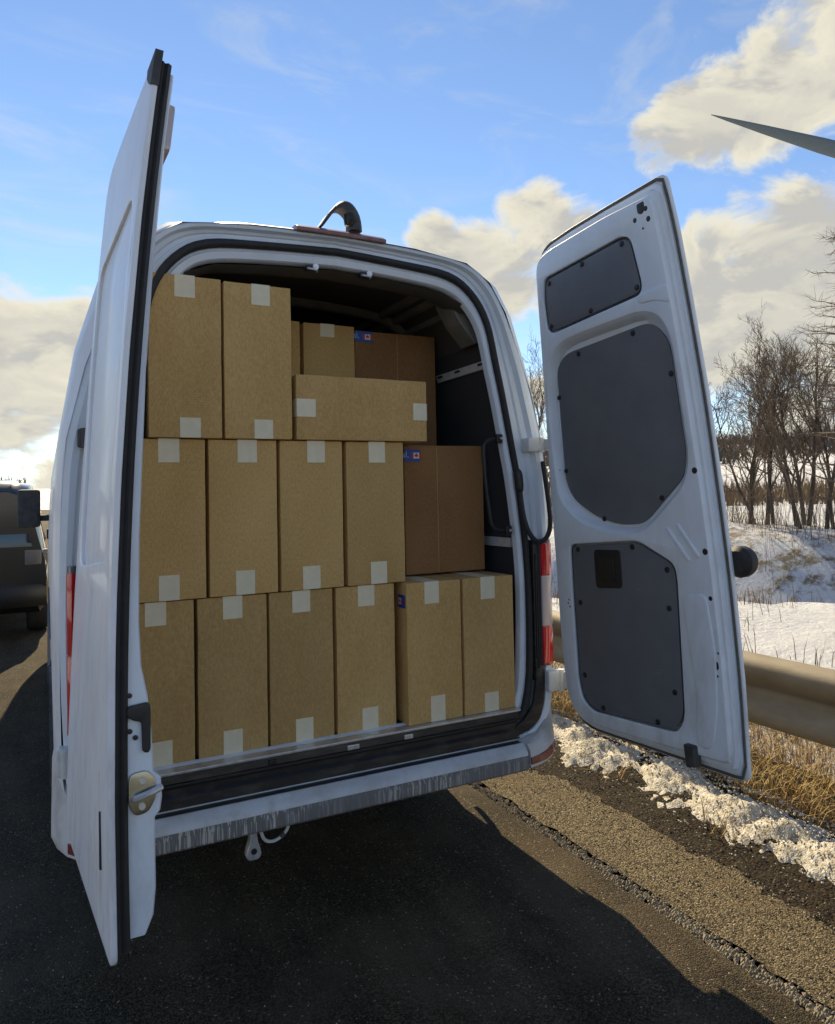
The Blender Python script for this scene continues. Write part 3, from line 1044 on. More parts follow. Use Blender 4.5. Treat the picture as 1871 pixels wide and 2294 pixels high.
bumper_part('bumper_step', [(.02, .555), (-.052, .5555), (-.055, .545), (.02, .53)], 'sill_black', -.80, .80)
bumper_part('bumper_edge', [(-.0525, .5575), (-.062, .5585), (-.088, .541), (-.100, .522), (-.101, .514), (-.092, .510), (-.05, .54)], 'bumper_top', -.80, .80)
bumper_part('bumper_face', [(-.05, .54), (-.0985, .5145), (-.1035, .49), (-.1035, .458), (-.097, .450), (-.06, .446), (.02, .45), (.02, .53)], 'drip_plastic', -.80, .80)
for s in (1, -1):
    xs = [s * v for v in (.803, .85, .90, .945, .985, 1.015, 1.032)]
    yo = (-.103, -.098, -.085, -.062, -.028, .03, .12)
    bot = (.452, .455, .460, .468, .478, .49, .50)
    top = (.556, .565, .585, .625, .69, .775, .80)
    rr_ = []
    for x, y0, b_, t_ in zip(xs, yo, bot, top):
        rr_.append([(x, y0, b_ + .008), (x, y0 - .002, (b_ + min(t_, .56)) / 2), (x, y0 + .002, min(t_, .53)), (x - s * .004, y0 + .020, min(t_, .556) if t_ < .6 else t_ - .03), (x - s * .010, y0 + .045, t_), (x - s * .02, y0 + .30, t_), (x - s * .02, y0 + .30, b_), (x, y0 + .02, b_)])
    bc = obj('bumper_corner', loft(rr_), 'paint_dirty', van, smooth=True, angle=35)
    refl = [[(x, y0 - .006, a), (x, y0 - .006, b2), (x, y0 + .01, b2), (x, y0 + .01, a)] for x, y0, a, b2 in zip(xs[:5], yo[:5], (.474, .476, .478, .486, .497), (.505, .509, .517, .527, .530))]
    obj('reflector', loft(refl), 'red_reflector', bc, bevel=.003)
    plate('corner_cover', [(s * a_, b_) for a_, b_ in roundpoly([(.79, .572), (.865, .592), (.918, .632), (.942, .70), (.950, .80), (.950, .865), (.904, .865), (.902, .80), (.886, .70), (.83, .635), (.79, .622)], .02)], [], -.012, .004, 'sill_black', van, .002)
    # upright strip of painted corner between opening and lamp, curving up to the lower hinge
    st = smooth_path([(s * .80, -.02, .575), (s * .87, -.018, .585), (s * .925, -.014, .62), (s * .955, -.012, .68), (s * .968, -.012, .745), (s * .972, -.012, .80)], 4)
    stv = []
    for p in st:
        stv.append([(p.x + s * dx, p.y + dy, p.z) for dx, dy in ((-.020, .03), (-.016, 0), (.016, -.004), (.024, .03))])
    obj('corner_strip', loft(stv, True, True), 'paint_inner', van, smooth=True, angle=50)
    obj('jamb_panel', loft([[(s * a, y, z) for a, y in ((.900, .026), (.905, -.006), (.928, -.012), (.934, .026))] for z in (.80, .95, 1.2, 1.44)]), 'sill_black', van, bevel=.004)
    for dx_, z0, z1 in ((.909, .9, 1.38), (.919, .86, 1.30)):
        obj('jamb_rib', bx(min(s * dx_, s * (dx_ + .006)), max(s * dx_, s * (dx_ + .006)), -.016, .0, z0, z1), 'black', van, bevel=.002)
    lo_ = 1.004 if s > 0 else .986
    # tail lamp: tall bar wrapped round the corner, in stacked lenses
    lamp = obj('tail_lamp', loft([[(s * x, y, z) for x, y in ((.933, .0), (.940, -.020), (.972, -.025), (lo_ - .008, -.012), (lo_, .012), (lo_ - .008, .03), (.95, .03))] for z in (.866, 1.442)]), 'smoke_lens', van, bevel=.006)
    for z0, z1, mm_ in (((.873, 1.045, 'red_lens'), (1.047, 1.275, 'clear_lens'), (1.277, 1.425, 'red_lens')) if s > 0 else ((.873, 1.140, 'red_lens'), (1.142, 1.418, 'red_lens'))):
        lr = []
        for z in (z0, z0 + .006, (z0 + z1) / 2, z1 - .006, z1):
            e = .003 if z in (z0, z1) else 0
            lr.append([(s * x, y, z) for x, y in ((.935, .004), (.940, -.0225 + e), (.970, -.0285 + e), (lo_ - .0055 - e, -.014), (lo_ + .003 - e, .012), (lo_ - .014, .03))])
        obj('lens', loft(lr), mm_, lamp, smooth=True, angle=50)
    # hinges
    for z, hh in ((1.876, .032), (.796, .046)):
        ax_, ay_ = s * (HX - HT * (z - 1.4)), HR * (z - 1.4)
        dk = 'hinge_paint' if s > 0 or z < 1 else 'dark_plastic'
        h_ = obj('hinge', bx(min(ax_ - s * .085, ax_ - s * .02), max(ax_ - s * .085, ax_ - s * .02), ay_ - .030, ay_ + .035, z - hh, z + hh), dk, van, bevel=.008)
        obj('hinge_pin', cyl((ax_ - s * (.012 if s > 0 else .045), ay_ - .022, z - hh * 1.05), (ax_ - s * (.012 if s > 0 else .045), ay_ - .022, z + hh * 1.05), .016, 14), dk, h_, smooth=True)
        if s > 0:
            obj('hinge_leaf', bx(min(ax_ - s * .006, ax_ + s * .03), max(ax_ - s * .006, ax_ + s * .03), ay_ - .075, ay_ - .012, z - hh * .8, z + hh * .8), dk, h_, bevel=.006)

# door check strap hanging between pillar and right door
obj('check_strap', tube(smooth_path([(.832, -.012, 1.70), (.835, -.025, 1.62), (.842, -.035, 1.54), (.862, -.045, 1.475), (.90, -.05, 1.435), (.945, -.05, 1.445), (.975, -.045, 1.495), (.982, -.035, 1.58), (.962, -.02, 1.80)], 6), .0115, 8), 'rubber', van, smooth=True)
obj('strap_mount', tube(smooth_path([(.826, -.006, 1.755), (.828, -.016, 1.74), (.831, -.018, 1.70), (.834, -.016, 1.66)], 4), [.012, .019, .020, .020, .020, .020, .020, .020, .020, .020, .019, .018, .014], 10), 'black', van, smooth=True)

# third brake light and reversing camera on the roof edge
obj('brake_light', loft([[(x, y, z - .06 * x * x) for y, z in ((-.012, 2.714), (-.014, 2.728), (.014, 2.744), (.06, 2.748), (.08, 2.728))] for x in axis([(-.175, .05), (.205, .05)])]), 'brake_lens', van, bevel=.004)
camp = smooth_path([(-.070, .03, 2.748), (-.036, .03, 2.798), (-.004, .03, 2.838), (.026, .03, 2.850), (.056, .03, 2.836), (.076, .03, 2.80), (.080, .03, 2.752)], 3)
rv = obj('reversing_camera', loft([[p + Vector((0, dy, 0)) + (p - Vector((.012, .03, 2.752))).normalized() * dr * (.006 + .020 * sst(-.03, .06, p.x)) for dy, dr in ((-.034, -1), (-.038, .2), (-.02, 1), (.02, 1), (.036, .2), (.034, -1))] for p in camp]), 'dark_plastic', van, smooth=True, angle=60)
obj('camera_housing', tube([(.048, .01, 2.765), (.052, .006, 2.79), (.046, .008, 2.815)], [.018, .026, .020], 12), 'black', rv, smooth=True)
obj('camera_lens', disc(.048, 2.79, 0, .010, .004), 'glass', rv, fn=lambda v: Vector((v.x, -.012 - v.y, v.z)), smooth=True)
obj('sloping_arm', loft([[Vector(p) + Vector((0, dy, 0)) + Vector((.8, 0, .45)) * dr for dy, dr in ((-.030, 0), (.032, 0), (.032, .008), (-.030, .008))] for p in ((-.078, .03, 2.748), (-.045, .03, 2.80), (-.012, .03, 2.838))]), 'hinge_paint', rv, bevel=.002)

# running gear, underbody, hitch
obj('underbody', bx(-.86, .86, .12, 6.6, .40, .56), 'black', van, bevel=.02)


def wheel(x, y, r=.345, w=.235):
    tp = [(r - .10, -w / 2 + .015), (r - .03, -w / 2), (r - .005, -w / 2 + .03), (r, -w / 4), (r, w / 4), (r - .005, w / 2 - .03), (r - .03, w / 2), (r - .10, w / 2 - .015)]
    N = 28
    ringz = [[(x + a, y + rr__ * math.cos(2 * math.pi * k / N), r + rr__ * math.sin(2 * math.pi * k / N)) for rr__, a in tp] for k in range(N)]
    return ringz


for s in (1, -1):
    for y in (1.55, 5.85):
        ringz = wheel(s * .86, y)
        wv = obj('wheel', loft(ringz + [ringz[0]], True, False), 'tyre', van, smooth=True)
        hub = [[(s * (.86 + a), y + q * math.cos(2 * math.pi * k / 20), .345 + q * math.sin(2 * math.pi * k / 20)) for k in range(20)] for q, a in ((.255, .10), (.24, .06), (.12, .05), (.08, .10), (.03, .105))]
        obj('rim', loft(hub), 'rim', wv, smooth=True)
        obj('wheel_arch', loft([[(s * 1.034, y + q * math.cos(a), .36 + q * math.sin(a)) for q in (.40, .455)] + [(s * 1.012, y + q * math.cos(a), .36 + q * math.sin(a)) for q in (.455, .40)] for a in [math.pi * k / 16 for k in range(17)]], True, True), 'dark_plastic', van)
    obj('side_moulding', loft([[(s * (1.026 + d), y, z) for d, z in ((0, .62), (.016, .63), (.016, .72), (0, .735))] for y in (2.1, 5.2)]), 'dark_plastic', van, bevel=.003)
    mr = obj('wing_mirror', loft([[(s * x, y, z) for x, y in ((1.10, 5.82), (1.30, 5.80), (1.30, 5.95), (1.10, 6.0))] for z in (1.42, 1.80)]), 'dark_plastic', van, bevel=.03)
    obj('mirror_arm', bx(min(s * .98, s * 1.12), max(s * .98, s * 1.12), 5.88, 5.94, 1.48, 1.54), 'dark_plastic', mr, bevel=.01)
    obj('cab_window', loft([[(s * (1.034 - .0002 * 0 - (.0 if z < 1.7 else .035)), y, z) for y in ((5.0, 5.95) if z < 1.7 else (5.0, 5.62))] for z in (1.42, 2.02)], False, False), 'glass', van)
obj('windscreen', (lambda: loft([[(x, y + .02, z) for x in (-.80, -.4, 0, .4, .80)] for y, z in ((5.72, 2.41), (6.12, 1.92), (6.44, 1.45))], False, False))(), 'glass', van, smooth=True)
hk = obj('tow_hook', loft([[(x, -.05 + dy, z) for x, dy in ((-.385 - w_, -.018), (-.385 + w_, -.018), (-.385 + w_, .018), (-.385 - w_, .018))] for z, w_ in ((.47, .014), (.43, .013), (.405, .016), (.38, .024), (.362, .028), (.350, .024), (.343, .014))]), 'bright_metal', van, bevel=.005)
obj('hook_eye', cyl((-.385, -.071, .375), (-.385, -.067, .375), .011, 12), 'black', hk)
obj('trailer_cable', tube(smooth_path([(-.36, -.045, .455), (-.345, -.05, .405), (-.315, -.05, .388), (-.28, -.05, .398), (-.255, -.05, .425), (-.245, -.04, .465)], 5), .0062, 8), 'hinge_paint', van, smooth=True)
obj('wiring_plug', tube([(-.283, -.05, .397), (-.268, -.05, .408)], .011, 10), 'dark_plastic', van)
obj('exhaust_clamp', bx(-.62, -.5, .1, .2, .40, .45), 'warm_tinted_steel', van, bevel=.01)

# ------------------------------------------------------------------ rear doors (built closed, swung on their hinge lines)


def door_matrix(side, th, hx=HX):
    a = Vector((-side * HT, HR, 1)).normalized()
    O = Vector((side * hx, 0, 1.4))
    return Matrix.Translation(O) @ Matrix.Rotation(th * side, 4, a) @ Matrix.Translation(-O)


def rake(s):
    return lambda v: Vector((s * v.x, v.y + HR * (v.z - 1.4), v.z))


def barrel(v, b):
    return -b * (1 - ((v.z - 1.62) / 1.09) ** 2) * (1 - .65 * min(max(v.x, 0), .95) / .95)


OUT = [(0, 2.735), (-.006, 2.52), (-.004, 2.30), (-.004, 1.94), (-.002, 1.62), (-.002, 1.33), (-.002, 1.22), (0, .89), (.008, .556), (.30, .572), (.62, .588), (.80, .597), (.87, .612), (.925, .655), (.945, .74), (.950, .90), (.945, 1.08), (.930, 1.35), (.908, 1.66), (.862, 2.07), (.815, 2.45), (.790, 2.66), (.765, 2.712), (.71, 2.742), (.55, 2.748), (.30, 2.744)]
OUT = roundpoly(OUT, .035, 3)


def inset(poly, d):
    c = Vector((.47, 1.66))
    n_ = len(poly)
    out = []
    for i in range(n_):
        p0, p, p1 = Vector(poly[i - 1]), Vector(poly[i]), Vector(poly[(i + 1) % n_])
        t_ = (p1 - p0).normalized()
        nn = Vector((-t_.y, t_.x))
        if nn.dot(c - p) < 0:
            nn = -nn
        out.append(tuple(p + nn * d))
    return out


def circle(x, z, r, n_=14):
    return [(x + r * math.cos(2 * math.pi * k / n_), z + r * math.sin(2 * math.pi * k / n_)) for k in range(n_)]


# --- right door, inner face towards the camera
s = 1


def F(v):
    return Vector((v.x, v.y + (.014 if v.y >= .033 else 0) + HR * (v.z - 1.4) + barrel(v, .055), v.z))


rd = plate('rear_door', OUT, [], 0, .016, 'paint', van, .004, F)
rd['label'] = 'right rear door swung open showing its inner face with three grey trim panels'
rd.matrix_world = door_matrix(1, 1.6039)
top_h = roundpoly([(.720, 2.580), (.225, 2.578), (.180, 2.555), (.165, 2.365), (.185, 2.335), (.715, 2.333), (.752, 2.36), (.745, 2.50)], .03)
mid_h = roundpoly([(.815, 2.05), (.770, 2.22), (.690, 2.283), (.56, 2.288), (.20, 2.278), (.11, 2.238), (.074, 2.14), (.078, 1.95), (.080, 1.69), (.12, 1.60), (.330, 1.452), (.43, 1.436), (.56, 1.452), (.72, 1.508), (.825, 1.61), (.828, 1.80)], .06)
low_h = roundpoly([(.795, 1.412), (.385, 1.410), (.215, 1.318), (.205, 1.27), (.236, .75), (.275, .694), (.33, .69), (.76, .70), (.825, .745), (.838, .83), (.815, 1.2)], .035)
INP = [(.048, 2.665), (.046, 2.45), (.046, 2.1), (.046, 1.6), (.044, 1.3), (.042, .95), (.044, .625), (.30, .632), (.62, .640), (.80, .650), (.88, .680), (.918, .76), (.925, .90), (.918, 1.08), (.900, 1.35), (.880, 1.66), (.835, 2.07), (.790, 2.45), (.765, 2.63), (.735, 2.672), (.66, 2.685), (.30, 2.682)]
INP = roundpoly(INP, .035, 3)
ip = plate('inner_panel', INP, [top_h, mid_h, low_h], .036, .052, 'paint_inner', rd, .005, F)
# stepped shut flange running round the door between skin and inner pressing
stp = [(inset(OUT, .012), .0165), (inset(OUT, .020), .026)]
nO, nI = len(OUT), len(INP)


def resample(poly, n_):
    P = [Vector(p) for p in poly]
    L = [0]
    for i in range(len(P)):
        L.append(L[-1] + (P[(i + 1) % len(P)] - P[i]).length)
    out = []
    for k in range(n_):
        t_ = L[-1] * k / n_
        i = max(j for j in range(len(P)) if L[j] <= t_ + 1e-9)
        f = (t_ - L[i]) / max(L[i + 1] - L[i], 1e-9)
        out.append(P[i].lerp(P[(i + 1) % len(P)], f))
    return out


def polar(poly, n_=160, c=(.47, 1.66)):
    """star-shaped resample so loops pair up by direction"""
    P = [Vector(p) - Vector(c) for p in poly]
    out = []
    for k in range(n_):
        a = 2 * math.pi * k / n_
        d = Vector((math.cos(a) * .5, math.sin(a) * 1.15))
        best = None
        for i in range(len(P)):
            p, q = P[i], P[(i + 1) % len(P)]
            e = q - p
            den = d.x * e.y - d.y * e.x
            if abs(den) < 1e-12:
                continue
            t_ = (p.x * e.y - p.y * e.x) / den
            u = (p.x * d.y - p.y * d.x) / den
            if t_ > 0 and -1e-6 <= u <= 1 + 1e-6 and (best is None or t_ > best):
                best = t_
        out.append((c[0] + d.x * best, c[1] + d.y * best))
    return out


pO, pI = polar(inset(OUT, .006)), polar(INP)
fl = []
for f_, y in ((0, .0163), (.25, .018), (.30, .026), (.55, .027), (.62, .034), (.88, .036), (1.04, .047)):
    fl.append([(a[0] + (b[0] - a[0]) * f_, y, a[1] + (b[1] - a[1]) * f_) for a, b in zip(pO, pI)])
obj('shut_flange', loft(fl, True, False), 'paint_inner', rd, smooth=True, angle=30, fn=F)
# dark weatherstrip round the rim
sb_ = [(a[0] + (b[0] - a[0]) * .16, a[1] + (b[1] - a[1]) * .16) for a, b in zip(pO, pI)]
sb2 = [(a[0] + (b[0] - a[0]) * .02, a[1] + (b[1] - a[1]) * .02) for a, b in zip(pO, pI)]
obj('edge_seal', loft([[(x, y, z) for x, z in lp] for lp, y in ((sb2, .0155), (sb2, .0240), (sb_, .0240), (sb_, .0170))], True, False), 'weatherstrip', rd, smooth=True, angle=30, fn=F)
# recess wall of the large blanked window
mid_in = [(.47 + (x - .44) * .945 - .02, 1.86 + (z - 1.86) * .945) for x, z in mid_h]
obj('window_recess', loft([[(x, .050, z) for x, z in mid_h], [(x * .6 + a * .4, .042, z * .6 + b * .4) for (x, z), (a, b) in zip(mid_h, mid_in)], [(x, .021, z) for x, z in mid_in], [(.44 + (x - .44) * .9, .020, 1.86 + (z - 1.86) * .9) for x, z in mid_in]], True, False), 'paint_inner', rd, smooth=True, angle=60, fn=F)
mid_p = roundpoly([(.765, 2.19), (.695, 2.238), (.200, 2.236), (.150, 2.197), (.115, 2.13), (.118, 1.97), (.120, 1.70), (.140, 1.637), (.374, 1.472), (.51, 1.477), (.640, 1.520), (.772, 1.606), (.808, 1.69), (.79, 1.95)], .05)
for pl, y0 in ((roundpoly([(.706, 2.570), (.228, 2.568), (.190, 2.548), (.177, 2.37), (.195, 2.346), (.708, 2.344), (.738, 2.366), (.732, 2.49)], .025), .038), (mid_p, .022), (roundpoly([(.783, 1.402), (.388, 1.400), (.226, 1.314), (.216, 1.27), (.247, .758), (.285, .704), (.335, .70), (.752, .71), (.812, .75), (.826, .83), (.803, 1.2)], .03), .038)):
    plate('trim_panel', pl, [], y0, y0 + .009, 'lining', rd, .002, F)
clips_flush = [(.232, 2.552), (.468, 2.556), (.196, 2.368), (.462, 2.358), (.692, 2.550), (.722, 2.366), (.745, 1.388), (.42, 1.386), (.252, 1.294), (.768, 1.159), (.262, 1.149), (.79, .848), (.276, .838), (.69, .722), (.378, .714)]
clips_deep = [(.285, 2.217), (.61, 2.217), (.775, 2.06), (.795, 1.735), (.592, 1.508), (.262, 1.565), (.130, 2.02)]
me_clip = None
for lst, y in ((clips_flush, .047), (clips_deep, .0305)):
    for x, z in lst:
        if me_clip is None:
            o = obj('clip', disc(0, 0, 0, .0115, .006), 'black', rd, smooth=True)
            me_clip = o.data
        else:
            o = link('clip', me_clip, None, rd)
        o.location = F(Vector((x, y, z)))
for x, z, r_ in ((.060, 1.648, .0125), (.060, 1.356, .0125), (.060, 1.19, .011), (.078, 2.625, .010), (.140, 2.605, .010), (.075, 2.585, .011), (.108, 2.562, .005), (.846, 1.155, .0045), (.838, 1.17, .0045), (.836, 1.14, .0045), (.052, 1.0, .0045), (.078, .99, .0045), (.064, .92, .005), (.795, 1.74, .003)):
    obj('access_hole', disc(x, z, .0515, r_, .0015), 'black', rd, fn=F)
plate('latch_slot', roundpoly([(.118, 2.655), (.080, 2.655), (.084, 2.622), (.100, 2.612), (.120, 2.622)], .008), [], .049, .0535, 'black', rd, .001, F)
plate('latch_slot', roundpoly([(.134, .975), (.056, .970), (.054, .945), (.090, .930), (.128, .940)], .008), [], .049, .0535, 'black', rd, .001, F)
hp = plate('handle_cup', roundpoly([(.645, 1.383), (.490, 1.376), (.500, 1.222), (.655, 1.222)], .02), [], .044, .0505, 'black', rd, .002, F)
plate('handle_lever', roundpoly([(.615, 1.352), (.530, 1.350), (.535, 1.252), (.622, 1.252)], .01), [], .050, .0535, 'black', hp, .002, F)
for x0, x1, z0, z1 in ((.225, .135, 1.452, 1.325), (.172, .088, 1.462, 1.335)):
    pa, pb = Vector((x0, .052, z0)), Vector((x1, .052, z1))
    obj('pressed_rib', tube([pa, pa.lerp(pb, .04), pa.lerp(pb, .96), pb], [.003, .009, .009, .003], 8), 'paint_inner', rd, smooth=True, fn=lambda v: F(Vector((v.x, .052 + (v.y - .052) * .7, v.z))))
# raised pads pressed into the sheet
plate('pressed_pad', roundpoly([(.205, 2.335), (.045, 2.335), (.045, 2.262), (.12, 2.295), (.19, 2.30)], .02), [], .048, .0565, 'paint_inner', rd, .003, F)
plate('pressed_pad', roundpoly([(.19, 1.20), (.075, 1.21), (.06, 1.0), (.075, .80), (.11, .66), (.185, .66), (.165, .85)], .04), [], .044, .0585, 'paint_inner', rd, .006, F)
plate('bottom_guide', roundpoly([(.232, .665), (.185, .662), (.182, .590), (.225, .586)], .006), [], .040, .075, 'dark_plastic', rd, .003, F)
obj('door_stop', loft([[(-.014 + q * math.cos(a) * 1.05, y, 1.31 + q * 1.0 * math.sin(a)) for a in [2 * math.pi * k / 24 for k in range(24)]] for q, y in ((.035, -.052), (.052, -.048), (.056, -.035), (.056, -.012), (.04, .002))]), 'rubber', rd, smooth=True, angle=40, fn=F)
obj('stop_bracket', bx(-.03, .01, -.012, .002, 1.275, 1.345), 'black', rd, bevel=.003, fn=F)

# --- left door, seen nearly edge-on: outer skin and shut face
def FL(v):
    return Vector((.05 - v.x, v.y + HR * (v.z - 1.4) + barrel(v, .045), v.z))


win = roundpoly([(.735, 2.40), (.160, 2.395), (.10, 2.36), (.085, 2.2), (.12, 1.50), (.16, 1.445), (.735, 1.44), (.775, 1.50), (.79, 2.0), (.775, 2.33)], .05)
ld = plate('rear_door', OUT, [win], -.004, .010, 'paint', van, .004, FL)
ld['label'] = 'left rear door swung straight back, seen nearly edge-on from its outer side'
ld.matrix_world = door_matrix(-1, rad(85.7), .945)
plate('window_blank', [(x * 1.0 + (x - .44) * .04, z + (z - 1.92) * .03) for x, z in win], [], .006, .014, 'paint', ld, .002, FL)
# inner pressing, thin above, thick around the lock
zs = [2.70, 2.5, 2.2, 1.9, 1.5, 1.30, 1.20, 1.13, 1.05, .96, .945, .90, .87, .855, .80, .70, .64, .60]
tk = [.050, .050, .052, .055, .060, .064, .070, .084, .092, .096, .112, .114, .110, .098, .098, .098, .092, .075]
xf = [.034] * 5 + [.032, .030, .028, .026, .024, .024, .024, .024, .026, .028, .032, .036, .040]
xh = [.76, .83, .87, .90, .935, .945, .95, .952, .955, .955, .955, .955, .955, .95, .94, .92, .89, .85]
pin = loft([[(a, .036, z), (a, k - .004, z), (a + .006, k, z), (b, .046, z), (b, .036, z)] for z, k, a, b in zip(zs, tk, xf, xh)])
obj('inner_panel', pin, 'paint_inner', ld, smooth=True, angle=35, fn=FL)
se = smooth_path([(x, 0, z) for x, z in ((.014, 2.715), (.010, 2.52), (.012, 2.30), (.012, 1.94), (.014, 1.62), (.014, 1.33), (.014, 1.22), (.014, .89), (.022, .58))], 5)
obj('edge_seal', loft([[(p.x + .016, .0098, p.z), (p.x - .004, .0105, p.z), (p.x - .006, .016, p.z), (p.x + .002, .023, p.z), (p.x - .003, .030, p.z), (p.x + .004, .039, p.z), (p.x + .04, .040, p.z), (p.x + .04, .0098, p.z)] for p in se]), 'rubber', ld, smooth=True, angle=50, fn=FL)


def shut_plate(name, pts, x0, x1, m, par, bevel=.002):
    """plate lying on the shut face; pts are (y, z)"""
    return plate(name, [(y + .022, z) for y, z in pts], [], x0, x1, m, par, bevel, lambda v: FL(Vector((v.y + .022, v.x, v.z))))


shut_plate('lock_handle', roundpoly([(.016, 1.112), (.062, 1.118), (.066, 1.105), (.066, 1.012), (.060, 1.003), (.048, 1.008), (.046, 1.075), (.030, 1.078), (.014, 1.090)], .008), -.008, .001, 'black', ld)
for y, z in ((.021, 1.135), (.022, 1.055), (.034, 1.040)):
    shut_plate('access_hole', circle(y, z, .0058), -.001, .003, 'black', ld, .0005)
lt = shut_plate('latch_plate', roundpoly([(.022, .962), (.058, .966), (.076, .945), (.078, .905), (.060, .872), (.030, .868), (.018, .895), (.018, .94)], .012), -.006, .003, 'zinc', ld, .002)
obj('latch_bolt', tube(smooth_path([(.022, .048, .905), (.004, .054, .910), (.0, .082, .918), (.012, .110, .924)], 4), .0075, 8), 'bright_metal', lt, smooth=True, fn=FL)
for y, z in ((.070, .945), (.068, .888)):
    obj('screw', cyl((.011, y, z), (.017, y, z), .0075, 12), 'bright_metal', lt, fn=FL)
obj('drain_slot', bx(.13, .142, -.0075, -.003, .73, .86), 'black', ld, fn=FL, bevel=.001)
obj('corner_cap', loft([[(x, y, z) for x, y in ((-.006, -.0075), (w_, -.0075), (w_, .012), (-.006, .012))] for z, w_ in ((2.733, .10), (2.70, .085), (2.66, .04), (2.635, .0))]), 'dark_plastic', ld, fn=FL)
obj('lock_cover', bx(.05, .16, .040, .068, 2.50, 2.63), 'clear_lens', ld, bevel=.012, fn=FL)
obj('body_crease', tube([(.05, -.004, 2.5), (.035, -.004, 2.2), (.03, -.004, 1.6), (.04, -.004, 1.0), (.07, -.004, .66)], [.002, .006, .006, .006, .002], 6), 'paint', ld, smooth=True, fn=lambda v: FL(Vector((v.x + (v.x - .035) * .6, -.003 + (v.y + .003) * .35, v.z))))

# ------------------------------------------------------------------ boxes
BW, BH, BD = .256, .589, .41
box_mesh = {}


def crumpled(o, w, h, d, m):
    """carton with softened corners, faintly bowed panels and uneven edges"""
    sd = R4.uniform(0, 500)
    me = bpy.data.meshes.new('carton')
    bm = bmesh.new()
    bmesh.ops.create_cube(bm, size=1)
    for v in bm.verts:
        v.co = Vector((v.co.x * w, v.co.y * d, (v.co.z + .5) * h))
    bmesh.ops.bevel(bm, geom=list(bm.edges), offset=.004, segments=2, affect='EDGES', profile=.6)
    for axis_v, size, n_ in (((1, 0, 0), w, max(3, int(w / .06))), ((0, 1, 0), d, 4), ((0, 0, 1), h, max(4, int(h / .06)))):
        for k in range(1, n_):
            c_ = [(k / n_ - .5) * size * a_ for a_ in axis_v]
            if axis_v[2]:
                c_[2] += h / 2
            bmesh.ops.bisect_plane(bm, geom=list(bm.verts) + list(bm.edges) + list(bm.faces), plane_co=c_, plane_no=axis_v)
    for v in bm.verts:
        p = v.co
        q = Vector((p.x * 9 + sd, p.y * 9, p.z * 7))
        n3_ = noise.noise_vector(q)
        e = Vector((n3_.x * .0016, n3_.y * .0012, n3_.z * .0012))
        if p.z < .006:
            e.z = 0
        if abs(p.y) > d / 2 - .001:
            e.y += .0022 * noise.noise((p.x * 5 + sd, p.z * 4, 3)) * (1 if p.y > 0 else -1) * (.15 if p.y < 0 else 1)
        v.co = p + e
    for f in bm.faces:
        f.smooth = True
    for e_ in bm.edges:
        if len(e_.link_faces) == 2 and e_.calc_face_angle(0) > rad(30):
            e_.smooth = False
    bm.to_mesh(me)
    bm.free()
    return link('carton', me, m, o)


R4 = random.Random(77)


def carton(label, x, y, z, w, h, d, m='kraft', tapes=(), group='cardboard boxes stacked in the van', rz=0, seam=None, flap='y'):
    """x,y,z: lower left corner of the face towards the camera"""
    o = empty('cardboard_box', (x + w / 2, y + d / 2, z), rz)
    tag(o, label, 'box', group)
    crumpled(o, w, h, d, m)
    for kind, c, tw, ln in tapes:
        if kind == 't':
            obj('tape', merge(bx(c - tw / 2, c + tw / 2, -d / 2 - .0022, -d / 2 + .0003, h - ln, h - .0005), bx(c - tw / 2, c + tw / 2, -d / 2 - .0022, d / 2 - .02, h - .0003, h + .0016)), 'tape', o)
        elif kind == 'b':
            obj('tape', merge(bx(c - tw / 2, c + tw / 2, -d / 2 - .0022, -d / 2 + .0003, .0008, ln)), 'tape', o)
        elif kind == 'l':
            obj('tape', merge(bx(-w / 2 - .0018, -w / 2 + ln, -d / 2 - .0022, -d / 2 + .0003, c - tw / 2, c + tw / 2), bx(-w / 2 - .002, -w / 2 + .0003, -d / 2 - .0022, d / 2 - .02, c - tw / 2, c + tw / 2)), 'tape', o)
        elif kind == 'r':
            obj('tape', merge(bx(w / 2 - ln, w / 2 + .0018, -d / 2 - .0022, -d / 2 + .0003, c - tw / 2, c + tw / 2), bx(w / 2 - .0003, w / 2 + .002, -d / 2 - .0022, d / 2 - .02, c - tw / 2, c + tw / 2)), 'tape', o)
    obj('flap_gap', bx(-w / 2 + .01, w / 2 - .01, -.001, .001, h - .0005, h + .0012) if flap == 'x' else bx(-.001, .001, -d / 2 + .01, d / 2 - .01, h - .0005, h + .0012), 'black', o)
    if seam is not None:
        obj('seam', bx(seam - .0012, seam + .0012, -d / 2 - .0018, -d / 2 + .0002, .006, h - .006), 'kraft', o)
    return o


def text_mesh(txt, size):
    cu = bpy.data.curves.new('print', 'FONT')
    cu.body = txt
    cu.size = size
    cu.extrude = .0001
    t_ = bpy.data.objects.new('print', cu)
    me = bpy.data.meshes.new_from_object(t_)
    bpy.data.objects.remove(t_)
    bpy.data.curves.remove(cu)
    me.materials.clear()
    return me


